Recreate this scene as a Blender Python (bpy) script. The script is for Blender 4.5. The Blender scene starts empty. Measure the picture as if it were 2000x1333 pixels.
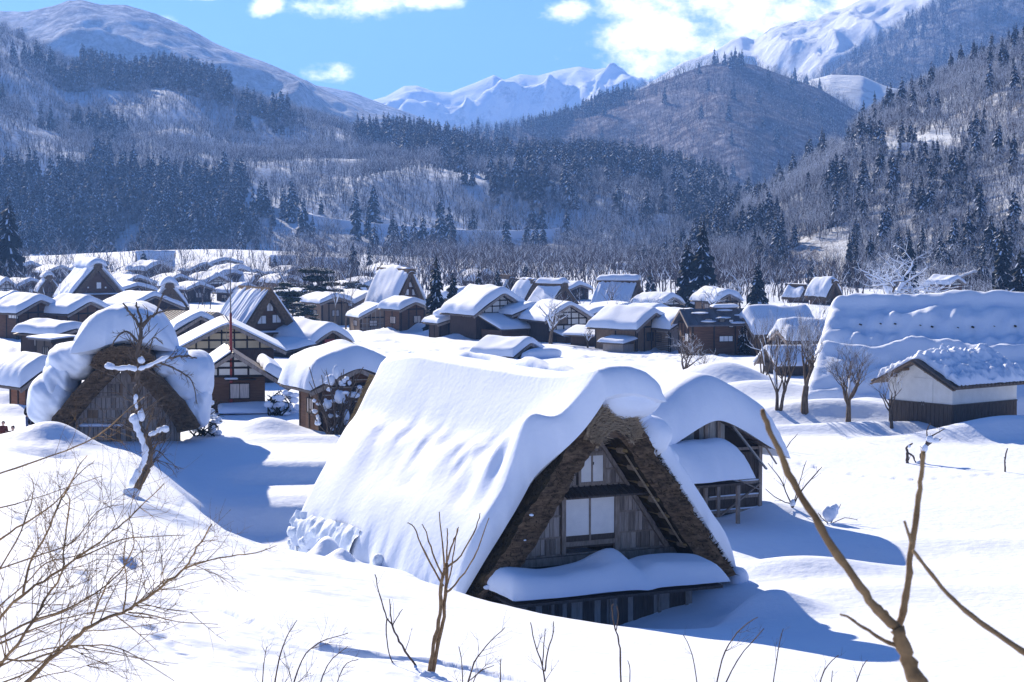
import bpy, bmesh, math, random
import numpy as np
from mathutils import Vector, Matrix
random.seed(7); RNG = np.random.default_rng(7)
SC = bpy.context.scene; COL = SC.collection
# ---------------------------------------------------------------- camera
F, CX, CY, HOR, CAMZ = 4475.0, 1000.0, 666.5, 382.0, 14.0      # focal length and horizon in photograph pixels
PITCH = math.atan((CY - HOR) / F)
cam = bpy.data.cameras.new('Camera'); cam.sensor_width = 36; cam.lens = 36 * F / 2000
cam.clip_start = 0.1; cam.clip_end = 60000
cam.dof.use_dof = True; cam.dof.focus_distance = 85; cam.dof.aperture_fstop = 18
cob = bpy.data.objects.new('Camera', cam); COL.objects.link(cob)
cob.location = (0, 0, CAMZ); cob.rotation_euler = (math.pi / 2 - PITCH, 0, 0); SC.camera = cob
# ---------------------------------------------------------------- light
SUN_AZ, SUN_EL = 27.0, 26.0          # degrees left of straight ahead, above the horizon
sv = Vector((-math.sin(math.radians(SUN_AZ)) * math.cos(math.radians(SUN_EL)), math.cos(math.radians(SUN_AZ)) * math.cos(math.radians(SUN_EL)), math.sin(math.radians(SUN_EL))))
sl = bpy.data.lights.new('Sun', 'SUN'); sl.energy = 5.0; sl.angle = math.radians(0.5); sl.color = (1.0, 0.86, 0.68)
so = bpy.data.objects.new('Sun', sl); COL.objects.link(so); so.rotation_euler = sv.to_track_quat('Z', 'Y').to_euler()
W = bpy.data.worlds.new('World'); SC.world = W; W.use_nodes = True
nt = W.node_tree; nt.nodes.clear()
def N(t, kind, **kw):
    n = t.nodes.new(kind)
    for k, v in kw.items(): setattr(n, k, v)
    return n
def mth(t, op, a, b=None, c=None, clamp=False):
    n = t.nodes.new('ShaderNodeMath'); n.operation = op; n.use_clamp = clamp
    for i, v in enumerate((a, b, c)):
        if v is None: continue
        if isinstance(v, (int, float)): n.inputs[i].default_value = v
        else: t.links.new(v, n.inputs[i])
    return n.outputs[0]
sky = N(nt, 'ShaderNodeTexSky', sky_type='NISHITA', sun_disc=False)
sky.sun_elevation = math.radians(SUN_EL); sky.sun_rotation = math.radians(-SUN_AZ)
sky.air_density = 1.0; sky.dust_density = 0.0; sky.ozone_density = 8.0; sky.altitude = 500
tc = N(nt, 'ShaderNodeTexCoord'); sep = N(nt, 'ShaderNodeSeparateXYZ'); nt.links.new(tc.outputs['Generated'], sep.inputs[0])
# clouds: billows at chosen bearings, thin scattered ones over the rest of the sky
ydir = mth(nt, 'MAXIMUM', sep.outputs[1], 0.05)
az = mth(nt, 'DIVIDE', sep.outputs[0], ydir); el = mth(nt, 'DIVIDE', sep.outputs[2], ydir)
CL = [(1275, 70, 165, 110), (1230, 25, 100, 70), (1310, 125, 120, 55), (1440, 25, 170, 85), (1560, 15, 160, 80), (1640, 15, 140, 45), (1740, 15, 120, 26), (700, 16, 140, 30), (830, 8, 80, 22), (1115, 25, 70, 28),
      (635, 142, 60, 24), (250, 52, 90, 22), (380, -8, 90, 14), (522, 10, 40, 30), (1000, -190, 420, 90), (100, -260, 500, 110), (2300, -150, 400, 120), (-500, -60, 300, 60)]
acc = None
for px, py, rx, ry in CL:
    a = mth(nt, 'MULTIPLY', mth(nt, 'SUBTRACT', az, (px - CX) / F), F / rx)
    b = mth(nt, 'MULTIPLY', mth(nt, 'SUBTRACT', el, (HOR - py) / F), F / ry)
    q = mth(nt, 'SUBTRACT', 1.0, mth(nt, 'ADD', mth(nt, 'MULTIPLY', a, a), mth(nt, 'MULTIPLY', b, b)))
    acc = q if acc is None else mth(nt, 'SMOOTH_MAX', acc, q, 0.25)
acc = mth(nt, 'MAXIMUM', acc, -1.2)
cn = N(nt, 'ShaderNodeTexNoise'); cn.inputs['Scale'].default_value = 42; cn.inputs['Detail'].default_value = 8; cn.inputs['Roughness'].default_value = 0.64
mp = N(nt, 'ShaderNodeMapping'); mp.inputs['Scale'].default_value = (1, 1, 1.6); nt.links.new(tc.outputs['Generated'], mp.inputs[0]); nt.links.new(mp.outputs[0], cn.inputs['Vector'])
cn2 = N(nt, 'ShaderNodeTexNoise'); cn2.inputs['Scale'].default_value = 3.0; cn2.inputs['Detail'].default_value = 9; cn2.inputs['Roughness'].default_value = 0.6
nt.links.new(mp.outputs[0], cn2.inputs['Vector'])
cm = mth(nt, 'ADD', acc, mth(nt, 'MULTIPLY', mth(nt, 'SUBTRACT', cn.outputs[0], 0.5), 4.2))
cr = N(nt, 'ShaderNodeMapRange', interpolation_type='SMOOTHSTEP'); cr.inputs[1].default_value = -0.1; cr.inputs[2].default_value = 1.45; nt.links.new(cm, cr.inputs[0])
hi = N(nt, 'ShaderNodeMapRange', interpolation_type='SMOOTHSTEP'); hi.inputs[1].default_value = 0.60; hi.inputs[2].default_value = 0.85; nt.links.new(cn2.outputs[0], hi.inputs[0])
gate = N(nt, 'ShaderNodeMapRange', interpolation_type='SMOOTHSTEP'); gate.inputs[1].default_value = 0.10; gate.inputs[2].default_value = 0.25; nt.links.new(sep.outputs[2], gate.inputs[0])
cmask = mth(nt, 'MAXIMUM', cr.outputs[0], mth(nt, 'MULTIPLY', mth(nt, 'MULTIPLY', hi.outputs[0], gate.outputs[0]), 0.6), clamp=True)
# the air high above the valley is thin and clear: read the sky a little above the true direction
lift = N(nt, 'ShaderNodeCombineXYZ'); nt.links.new(sep.outputs[0], lift.inputs[0]); nt.links.new(sep.outputs[1], lift.inputs[1])
nt.links.new(mth(nt, 'ADD', mth(nt, 'MULTIPLY', mth(nt, 'ABSOLUTE', sep.outputs[2]), 1.0), 0.16), lift.inputs[2])
nrm = N(nt, 'ShaderNodeVectorMath', operation='NORMALIZE'); nt.links.new(lift.outputs[0], nrm.inputs[0]); nt.links.new(nrm.outputs[0], sky.inputs['Vector'])
mixc = N(nt, 'ShaderNodeMix', data_type='RGBA'); nt.links.new(cmask, mixc.inputs['Factor'])
SKY_S = 0.075
nt.links.new(sky.outputs[0], mixc.inputs[6]); mixc.inputs[7].default_value = (20.0, 18.5, 19.5, 1)
bg = N(nt, 'ShaderNodeBackground'); bg.inputs[1].default_value = SKY_S; nt.links.new(mixc.outputs[2], bg.inputs[0])
wo = N(nt, 'ShaderNodeOutputWorld'); nt.links.new(bg.outputs[0], wo.inputs[0])
vs = SC.view_settings; vs.view_transform = 'Standard'; vs.look = 'None'; vs.exposure = 1.08; vs.gamma = 1; vs.use_curve_mapping = False
cy = SC.cycles; cy.use_denoising = True; cy.max_bounces = 5; cy.diffuse_bounces = 3; cy.glossy_bounces = 1; cy.transmission_bounces = 2; cy.volume_bounces = 0; cy.transparent_max_bounces = 6
cy.caustics_reflective = False; cy.caustics_refractive = False
# ---------------------------------------------------------------- layout helpers: a pixel of the photograph to a bearing
def ray(px, py):
    a = (px - CX) / F; b = (py - CY) / F; c, s = math.cos(PITCH), math.sin(PITCH)
    return Vector((a, c - b * s, -s - b * c))
def P(px, py, d):
    r = ray(px, py); k = d / r.y
    return Vector((r.x * k, d, CAMZ + r.z * k))
def m_per_px(d): return d / F
# ---------------------------------------------------------------- value noise
def _h(ix, iy, seed):
    n = (ix.astype(np.int64) * 374761393 + iy.astype(np.int64) * 668265263 + seed * 1442695041) & 0x7fffffff
    n = (n ^ (n >> 13)) * 1274126177 & 0x7fffffff
    return ((n ^ (n >> 16)) & 0xffff) / 65535.0
def vn(x, y, seed=0):
    x = np.asarray(x, float); y = np.asarray(y, float)
    ix = np.floor(x); iy = np.floor(y); fx = x - ix; fy = y - iy
    fx = fx * fx * fx * (fx * (fx * 6 - 15) + 10); fy = fy * fy * fy * (fy * (fy * 6 - 15) + 10)
    a = _h(ix, iy, seed); b = _h(ix + 1, iy, seed); c = _h(ix, iy + 1, seed); d = _h(ix + 1, iy + 1, seed)
    return (a * (1 - fx) + b * fx) * (1 - fy) + (c * (1 - fx) + d * fx) * fy
def fbm(x, y, seed=0, o=4, g=0.5):
    s = 0.0; a = 1.0; t = 0.0
    for k in range(o):
        s = s + a * vn(x * 2 ** k + 17.3 * k, y * 2 ** k - 9.1 * k, seed + k); t += a; a *= g
    return s / t - 0.5
# ---------------------------------------------------------------- materials
MATS = {}
def mat(name, col, rough=0.8, spec=0.2, var=0.25, scale=6.0, stretch=(1, 1, 1), bump=0.0, bscale=20.0, bstretch=(1, 1, 1), col2=None, coords='Object', sss=0.0, detail=5):
    m = bpy.data.materials.new(name); m.use_nodes = True; t = m.node_tree; b = t.nodes['Principled BSDF']
    b.inputs['Roughness'].default_value = rough; b.inputs['Specular IOR Level'].default_value = spec
    tcn = N(t, 'ShaderNodeTexCoord'); mpn = N(t, 'ShaderNodeMapping'); mpn.inputs['Scale'].default_value = stretch
    t.links.new(tcn.outputs[coords], mpn.inputs[0])
    ns = N(t, 'ShaderNodeTexNoise'); ns.inputs['Scale'].default_value = scale; ns.inputs['Detail'].default_value = detail; ns.inputs['Roughness'].default_value = 0.6
    t.links.new(mpn.outputs[0], ns.inputs['Vector'])
    mx = N(t, 'ShaderNodeMix', data_type='RGBA')
    rr = N(t, 'ShaderNodeMapRange'); rr.inputs[1].default_value = 0.3; rr.inputs[2].default_value = 0.7; t.links.new(ns.outputs[0], rr.inputs[0]); t.links.new(rr.outputs[0], mx.inputs['Factor'])
    c2 = col2 or tuple(min(1, c * (1 + var)) for c in col); c1 = col if col2 else tuple(c * (1 - var) for c in col)
    mx.inputs[6].default_value = (*c1, 1); mx.inputs[7].default_value = (*c2, 1)
    t.links.new(mx.outputs[2], b.inputs['Base Color'])
    if sss:
        b.inputs['Subsurface Weight'].default_value = sss; b.inputs['Subsurface Radius'].default_value = (0.05, 0.08, 0.12); b.inputs['Subsurface Scale'].default_value = 1.0
    if bump:
        mp2 = N(t, 'ShaderNodeMapping'); mp2.inputs['Scale'].default_value = bstretch; t.links.new(tcn.outputs[coords], mp2.inputs[0])
        n2 = N(t, 'ShaderNodeTexNoise'); n2.inputs['Scale'].default_value = bscale; n2.inputs['Detail'].default_value = 4
        t.links.new(mp2.outputs[0], n2.inputs['Vector'])
        bp = N(t, 'ShaderNodeBump'); bp.inputs['Strength'].default_value = 1.0; bp.inputs['Distance'].default_value = bump
        t.links.new(n2.outputs[0], bp.inputs['Height']); t.links.new(bp.outputs[0], b.inputs['Normal'])
    MATS[name] = m; return m
SN1, SN2 = (0.70, 0.78, 0.94), (0.76, 0.83, 0.96)
mat('snow', SN1, 0.75, 0.15, scale=0.3, col2=SN2, bump=0.05, bscale=2.2, coords='Object')
MATS['snow'].node_tree.nodes['Noise Texture.001'].inputs['Detail'].default_value = 9
mat('snow_roof', SN1, 0.75, 0.15, scale=0.5, col2=SN2, bump=0.016, bscale=5.0)
MATS['snow_roof'].node_tree.nodes['Noise Texture.001'].inputs['Detail'].default_value = 8
mat('snow_bits', SN1, 0.8, 0.1, scale=1.0, col2=SN2)
mat('ice', (0.62, 0.71, 0.84), 0.7, 0.15, scale=3.0, col2=(0.74, 0.81, 0.93), bump=0.03, bscale=8.0)
mat('thatch', (0.040, 0.028, 0.019), 0.95, 0.05, scale=3.2, col2=(0.24, 0.165, 0.105), stretch=(1, 1, 3), bump=0.08, bscale=14, bstretch=(1, 1, 3))
mat('thatch_moss', (0.022, 0.018, 0.011), 0.95, 0.05, scale=3.0, col2=(0.085, 0.062, 0.032), bump=0.1, bscale=10)
mat('thatch_end', (0.09, 0.055, 0.03), 0.95, 0.05, scale=9.0, col2=(0.33, 0.22, 0.13), stretch=(1, 1, 2.0), bump=0.06, bscale=22)
mat('verge', (0.06, 0.042, 0.03), 0.95, 0.05, scale=4.0, col2=(0.19, 0.135, 0.09), bump=0.06, bscale=12)
mat('straw', (0.24, 0.18, 0.12), 0.9, 0.1, scale=6.0, col2=(0.50, 0.40, 0.28), stretch=(0.4, 2, 8), bump=0.04, bscale=12, bstretch=(0.5, 1, 8))
mat('rope', (0.25, 0.19, 0.13), 0.9, 0.1, scale=8, var=0.3)
mat('bamboo', (0.27, 0.19, 0.08), 0.7, 0.2, scale=3, var=0.4)
mat('oldwood', (0.22, 0.19, 0.175), 0.85, 0.15, scale=3.0, col2=(0.42, 0.375, 0.35), stretch=(9, 9, 0.7), bump=0.012, bscale=9, bstretch=(8, 8, 0.5))
mat('oldwood_b', (0.30, 0.265, 0.25), 0.85, 0.15, scale=3.0, col2=(0.52, 0.47, 0.45), stretch=(9, 9, 0.7), bump=0.012, bscale=9, bstretch=(8, 8, 0.5))
mat('oldwood_c', (0.13, 0.11, 0.10), 0.85, 0.15, scale=3.0, col2=(0.28, 0.245, 0.225), stretch=(9, 9, 0.7), bump=0.012, bscale=9, bstretch=(8, 8, 0.5))
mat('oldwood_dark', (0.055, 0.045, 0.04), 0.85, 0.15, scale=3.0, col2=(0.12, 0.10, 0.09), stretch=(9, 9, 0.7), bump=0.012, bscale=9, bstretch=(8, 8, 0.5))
mat('oldwood_pale', (0.24, 0.245, 0.25), 0.85, 0.15, scale=2.5, col2=(0.40, 0.40, 0.40), stretch=(8, 8, 0.8), bump=0.01, bscale=9, bstretch=(8, 8, 0.5))
mat('beamwood', (0.18, 0.15, 0.13), 0.85, 0.15, scale=2.5, col2=(0.35, 0.30, 0.27), stretch=(4, 4, 1))
mat('brownwood', (0.075, 0.04, 0.026), 0.8, 0.2, scale=2.0, col2=(0.15, 0.083, 0.052), stretch=(0.6, 0.6, 7), bump=0.015, bscale=2.6, bstretch=(0.1, 0.1, 3))
mat('redwood', (0.15, 0.065, 0.038), 0.8, 0.2, scale=2.0, col2=(0.24, 0.12, 0.075), stretch=(0.6, 0.6, 7), bump=0.015, bscale=2.6, bstretch=(0.1, 0.1, 3))
mat('darkwood', (0.035, 0.023, 0.019), 0.8, 0.2, scale=2.0, col2=(0.08, 0.052, 0.042), stretch=(6, 6, 0.6), bump=0.015, bscale=3, bstretch=(4, 4, 0.2))
mat('tannedwood', (0.15, 0.10, 0.065), 0.8, 0.2, scale=2.0, col2=(0.27, 0.19, 0.13), stretch=(6, 6, 0.6), bump=0.015, bscale=3, bstretch=(4, 4, 0.2))
mat('blackbeam', (0.022, 0.018, 0.017), 0.7, 0.2, scale=4)
mat('plaster', (0.66, 0.66, 0.65), 0.9, 0.1, scale=1.5, col2=(0.78, 0.78, 0.77))
mat('cream', (0.52, 0.42, 0.27), 0.9, 0.1, scale=1.5, var=0.1)
mat('paper', (0.74, 0.755, 0.80), 0.8, 0.1, scale=2.5, col2=(0.84, 0.85, 0.88))
mat('glass', (0.06, 0.065, 0.075), 0.12, 0.5, scale=1.0, var=0.3)
mat('curtain', (0.50, 0.45, 0.43), 0.9, 0.1, scale=5, stretch=(5, 5, 0.3), var=0.35)
mat('metal_roof', (0.07, 0.07, 0.085), 0.5, 0.4, scale=1.5, col2=(0.125, 0.125, 0.145))
mat('grey_siding', (0.09, 0.075, 0.08), 0.8, 0.2, scale=1.5, col2=(0.13, 0.11, 0.115), stretch=(0.5, 0.5, 6))
mat('tile', (0.075, 0.062, 0.055), 0.6, 0.3, scale=5, col2=(0.15, 0.115, 0.095))
mat('red_paint', (0.20, 0.022, 0.02), 0.6, 0.3, scale=7, col2=(0.36, 0.075, 0.06), stretch=(1, 1, 0.6))
mat('steel', (0.14, 0.14, 0.15), 0.5, 0.4, scale=5, var=0.2)
mat('bark', (0.06, 0.048, 0.04), 0.95, 0.1, scale=6, col2=(0.17, 0.135, 0.11), stretch=(1, 1, 0.4), bump=0.02, bscale=20)
mat('bark_far', (0.045, 0.040, 0.048), 0.95, 0.05, scale=0.15, col2=(0.10, 0.082, 0.085), coords='Object')
mat('twig', (0.12, 0.075, 0.04), 0.85, 0.15, scale=9, col2=(0.32, 0.215, 0.115), bump=0.004, bscale=60)
mat('twig_dark', (0.05, 0.036, 0.03), 0.8, 0.2, scale=4, col2=(0.14, 0.095, 0.07))
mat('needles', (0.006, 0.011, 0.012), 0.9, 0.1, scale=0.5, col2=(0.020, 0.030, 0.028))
mat('pine_needles', (0.015, 0.026, 0.012), 0.9, 0.1, scale=1.5, col2=(0.05, 0.065, 0.03))
mat('coat_black', (0.012, 0.012, 0.015), 0.9, 0.1, var=0.2); mat('coat_red', (0.10, 0.03, 0.025), 0.9, 0.1, var=0.2); mat('denim', (0.07, 0.10, 0.2), 0.9, 0.1, var=0.2)
mat('skin', (0.50, 0.32, 0.25), 0.6, 0.3, var=0.05); mat('hair', (0.01, 0.008, 0.008), 0.6, 0.3, var=0.1); mat('white_cloth', (0.7, 0.7, 0.74), 0.9, 0.1, var=0.05)
# ---------------------------------------------------------------- mesh helpers
def link(name, me, m=None, parent=None):
    o = bpy.data.objects.new(name, me); COL.objects.link(o)
    if m is not None:
        for q in (m if isinstance(m, (list, tuple)) else [m]): me.materials.append(MATS[q])
    if parent is not None: o.parent = parent
    return o
def tag(o, label=None, cat=None, group=None, kind=None):
    for k, v in (('label', label), ('category', cat), ('group', group), ('kind', kind)):
        if v: o[k] = v
    return o
def empty(name, loc=(0, 0, 0), rz=0.0):
    o = bpy.data.objects.new(name, None); COL.objects.link(o); o.location = loc; o.rotation_euler = (0, 0, rz); o.empty_display_size = 0.2
    return o
class MB:
    def __init__(s): s.v = []; s.f = []; s.mi = []
    def poly(s, pts, mi=0):
        i = len(s.v); s.v += [tuple(p) for p in pts]; s.f.append(tuple(range(i, i + len(pts)))); s.mi.append(mi)
    def box(s, x0, x1, y0, y1, z0, z1, mi=0):
        i = len(s.v)
        s.v += [(x0, y0, z0), (x1, y0, z0), (x1, y1, z0), (x0, y1, z0), (x0, y0, z1), (x1, y0, z1), (x1, y1, z1), (x0, y1, z1)]
        for f in ((3, 2, 1, 0), (4, 5, 6, 7), (0, 1, 5, 4), (1, 2, 6, 5), (2, 3, 7, 6), (3, 0, 4, 7)): s.f.append(tuple(i + k for k in f)); s.mi.append(mi)
        return s
    def beam(s, a, b, w, h, up=(0, 0, 1), mi=0):
        a = Vector(a); b = Vector(b); t = (b - a).normalized(); u = Vector(up)
        if abs(t.dot(u)) > 0.95: u = Vector((0, 1, 0))
        r = t.cross(u).normalized() * (w / 2); q = r.cross(t).normalized() * (h / 2); i = len(s.v)
        for p in (a, b): s.v += [tuple(p - r - q), tuple(p + r - q), tuple(p + r + q), tuple(p - r + q)]
        for f in ((3, 2, 1, 0), (4, 5, 6, 7), (0, 1, 5, 4), (1, 2, 6, 5), (2, 3, 7, 6), (3, 0, 4, 7)): s.f.append(tuple(i + k for k in f)); s.mi.append(mi)
        return s
    def prism(s, pts, y0, y1, mi=0):                      # polygon in x,z (counter-clockwise seen from -y) swept along y
        n = len(pts); i = len(s.v)
        s.v += [(x, y0, z) for x, z in pts] + [(x, y1, z) for x, z in pts]
        s.f.append(tuple(i + k for k in range(n))); s.f.append(tuple(i + n + k for k in reversed(range(n)))); s.mi += [mi, mi]
        for k in range(n):
            s.f.append((i + k, i + n + k, i + n + (k + 1) % n, i + (k + 1) % n)); s.mi.append(mi)
        return s
    def tube(s, pts, rad, n=6, mi=0, cap=True):
        pts = [Vector(p) for p in pts]; i0 = len(s.v); u = None
        for k, p in enumerate(pts):
            t = (pts[min(k + 1, len(pts) - 1)] - pts[max(k - 1, 0)]).normalized()
            if u is None: u = t.orthogonal().normalized()
            u = (u - t * u.dot(t)); u = u.normalized() if u.length > 1e-6 else t.orthogonal().normalized()
            w = t.cross(u); r = rad[k] if isinstance(rad, (list, tuple)) else rad
            for j in range(n):
                a = 2 * math.pi * j / n; s.v.append(tuple(p + (u * math.cos(a) + w * math.sin(a)) * r))
        for k in range(len(pts) - 1):
            for j in range(n):
                a = i0 + k * n + j; b = i0 + k * n + (j + 1) % n
                s.f.append((a, b, b + n, a + n)); s.mi.append(mi)
        if cap:
            s.f.append(tuple(i0 + j for j in reversed(range(n)))); s.f.append(tuple(i0 + (len(pts) - 1) * n + j for j in range(n))); s.mi += [mi, mi]
        return s
    def build(s, name, m, parent=None, smooth=False):
        me = bpy.data.meshes.new(name); me.from_pydata(s.v, [], s.f); o = link(name, me, m, parent)
        if any(s.mi): me.polygons.foreach_set('material_index', s.mi)
        if smooth: me.polygons.foreach_set('use_smooth', [True] * len(me.polygons))
        me.update(); return o
def grid_obj(name, V, nu, nv, m, parent=None, smooth=True, close_v=False):
    """V: (nu*nv,3) array, u-major"""
    i = np.arange(nu * nv).reshape(nu, nv)
    q = np.stack([i[:-1, :-1], i[1:, :-1], i[1:, 1:], i[:-1, 1:]], -1).reshape(-1, 4)
    if close_v: q = np.concatenate([q, np.stack([i[:-1, -1], i[1:, -1], i[1:, 0], i[:-1, 0]], -1).reshape(-1, 4)])
    return raw_obj(name, V, q, m, parent, smooth)
def raw_obj(name, V, Q, m, parent=None, smooth=True):
    me = bpy.data.meshes.new(name); V = np.ascontiguousarray(V, np.float32); Q = np.ascontiguousarray(Q, np.int32)
    me.vertices.add(len(V)); me.vertices.foreach_set('co', V.ravel())
    k = Q.shape[1]; me.loops.add(len(Q) * k); me.loops.foreach_set('vertex_index', Q.ravel())
    me.polygons.add(len(Q)); me.polygons.foreach_set('loop_start', np.arange(len(Q), dtype=np.int32) * k)
    me.polygons.foreach_set('use_smooth', np.full(len(Q), smooth)); me.update(calc_edges=True); me.validate()
    return link(name, me, m, parent)
# ================================================================ GROUND
_by = np.array([-400, 0, 130, 200, 300, 400, 600, 900, 1200, 20000.]); _bz = np.array([0, 0, 0, -1.6, -4.0, -5.4, -8.0, -12.0, -14.0, -14.0])
def base_z(Y): return np.interp(Y, _by, _bz)
CTRL = [  # pixel x, pixel y, distance: where the near snow surface lies
    (-150, 1333, 36), (0, 1333, 38), (0, 1150, 52), (0, 1000, 75), (0, 900, 104), (60, 870, 111), (300, 1333, 42), (300, 1150, 58), (300, 1010, 80), (200, 930, 97), (140, 880, 108),
    (410, 1040, 86), (490, 1068, 84), (600, 1333, 45), (600, 1200, 58), (560, 1075, 80), (650, 1085, 78), (760, 1120, 74), (930, 1333, 48), (930, 1250, 58), (930, 1182, 69), (1060, 1215, 66),
    (1200, 1333, 52), (1200, 1250, 63.5), (1450, 1333, 56), (1450, 1296, 61), (1660, 1335, 60), (2000, 1333, 62), (2000, 1200, 75), (1820, 1240, 71)]
CXYZ = [tuple(P(*c)) for c in CTRL]
CXYZ += [(0, 0, 12.2), (0, 8, 11.2), (0, 18, 8.9), (0, 30, 6.3), (6, 0, 11.8), (-8, 0, 12.4), (10, 15, 6.5), (-10, 15, 9.4), (9, 32, 4.4), (-30, 0, 12.5), (-40, 40, 8.5), (-45, 80, 6.0), (-48, 108, 4.0), (30, 0, 8), (40, 30, 3.2), (40, 70, 0.6), (0, -20, 13), (-40, -30, 13.5), (40, -30, 11)]
CXYZ += [(X, Y, 0.0) for X in (-60, -40, 0, 20, 40, 60) for Y in (128, 150)]
# hollow round the huts and the wide field on the right
CXYZ += [tuple(P(*c)) for c in ((300, 870, 121), (420, 880, 119), (420, 960, 104.5), (470, 1020, 98), (560, 1000, 100), (600, 900, 116), (560, 960, 104), (560, 870, 123), (650, 850, 127), (240, 880, 116), (160, 862, 122))]
CXYZ += [tuple(P(*c)) for c in ((1180, 1222, 75.5), (1320, 1216, 76), (1420, 1195, 77), (1480, 1170, 79.5), (1560, 1150, 81), (1650, 1130, 83), (1620, 1050, 93), (1520, 1000, 99.5), (1750, 1060, 92), (1900, 1000, 101), (1700, 950, 110), (1900, 900, 121), (1600, 900, 121), (1760, 1200, 75.6), (1600, 1240, 71.5))]
CXYZ += [(0, 90, 0.2), (-4, 92, 0.2), (4, 96, 0.1), (-2, 110, 0.1), (8, 112, 0), (-8, 84, 0.7), (-10, 88, .3)]
CA = np.array(CXYZ)
def _tps(r2): return np.where(r2 > 0, r2 * np.log(np.maximum(r2, 1e-9)), 0)
def _fit(A, lam=2.0):
    n = len(A); s = 30.0; p = A[:, :2] / s; K = _tps(((p[:, None] - p[None]) ** 2).sum(-1)) + np.eye(n) * lam * 0.01
    Q = np.c_[np.ones(n), p]; M = np.block([[K, Q], [Q.T, np.zeros((3, 3))]])
    return np.linalg.solve(M, np.r_[A[:, 2], 0, 0, 0])
_cw = _fit(CA)
def near_z(X, Y):
    sh = X.shape; x = X.ravel() / 30.; y = Y.ravel() / 30.; out = np.zeros(len(x)); p = CA[:, :2] / 30.
    for k in range(0, len(x), 40000):
        r2 = (x[k:k + 40000, None] - p[:, 0]) ** 2 + (y[k:k + 40000, None] - p[:, 1]) ** 2
        out[k:k + 40000] = _tps(r2) @ _cw[:-3] + _cw[-3] + _cw[-2] * x[k:k + 40000] + _cw[-1] * y[k:k + 40000]
    return out.reshape(sh)
def sstep(a, b, x):
    t = np.clip((x - a) / (b - a), 0, 1); return t * t * (3 - 2 * t)
BUMPS = []     # X, Y, rx, ry, height
def bump(px, py, d, rx, ry, h):
    p = P(px, py, d); BUMPS.append((p.x, p.y, rx, ry, h))
bump(112, 850, 112, 1.9, 1.6, 1.0); bump(40, 860, 112, 2.5, 1.5, 0.25)
bump(112, 905, 107.5, 1.5, 1.0, -0.45)
bump(300, 960, 90, 1.6, 1.6, -0.3); bump(340, 1050, 80, 2.2, 1.2, 0.35); bump(250, 1020, 80, 2.0, 1.4, 0.3); bump(420, 1120, 74, 2.5, 1.2, 0.2)
bump(640, 1062, 84, 0.6, 0.5, 0.9); bump(668, 1075, 82.5, 0.5, 0.5, 0.5)
bump(1560, 1120, 84.5, 3.4, 1.6, 0.6); bump(1500, 1190, 77, 1.6, 1.4, 0.75); bump(1420, 1160, 80, 1.2, 1.0, -0.5); bump(1650, 1090, 88, 3.0, 1.6, -0.45)
bump(1080, 1225, 76.8, 1.9, 2.0, -0.85); bump(1180, 1225, 77.2, 1.8, 2.2, -0.75); bump(1280, 1220, 77.6, 1.8, 2.2, -0.8); bump(1375, 1215, 77.8, 1.4, 1.8, -0.6); bump(940, 1165, 78, 1.5, 1.5, -0.45); bump(820, 1120, 79, 2.2, 1.3, -0.2)
bump(1720, 1150, 80, 5, 2.0, 0.25); bump(1900, 1060, 92, 8, 2.0, 0.25); bump(1490, 1000, 100, 2.0, 1.5, 0.5)
bump(520, 825, 131, 2.2, 2.0, 1.0); bump(590, 800, 138, 2.0, 2.5, 0.5); bump(620, 845, 126, 6, 1.0, 0.35)
bump(1430, 705, 178, 3.5, 3, 1.5); bump(1385, 712, 180, 5.0, 4, .5); bump(1480, 720, 170, 5.0, 3, 1.2); bump(1340, 720, 180, 3.5, 3, .6)
bump(1640, 805, 144, 7, 2.0, 1.0); bump(1560, 810, 143, 6, 2.0, 0.6); bump(1700, 790, 148, 4, 3.0, 1.4); bump(1980, 845, 131, 5.0, 1.6, 1.4)
bump(1750, 848, 136, 12, 1.3, 0.7)
for px, py, d, h in ((800, 650, 285, 2.4), (830, 645, 285, 2.2), (865, 652, 278, 1.8), (770, 655, 285, 1.4), (905, 665, 270, 1.6), (990, 662, 275, 1.5), (1060, 668, 270, 1.8), (1110, 665, 270, 1.5), (740, 655, 280, 1.0), (900, 690, 245, .6), (880, 683, 250, .6), (20, 690, 200, 2.4), (45, 680, 205, 2.0), (8, 760, 160, 2.0), (20, 800, 150, 1.5), (12, 730, 175, 1.8), (30, 640, 240, 1.8)):
    bump(px, py, d, 2.6, 2.0, h * .5)
bump(330, 500, 860, 75, 190, 4.0); bump(640, 500, 800, 60, 150, 2.0)
BA = np.array(BUMPS)
_track = None
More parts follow.
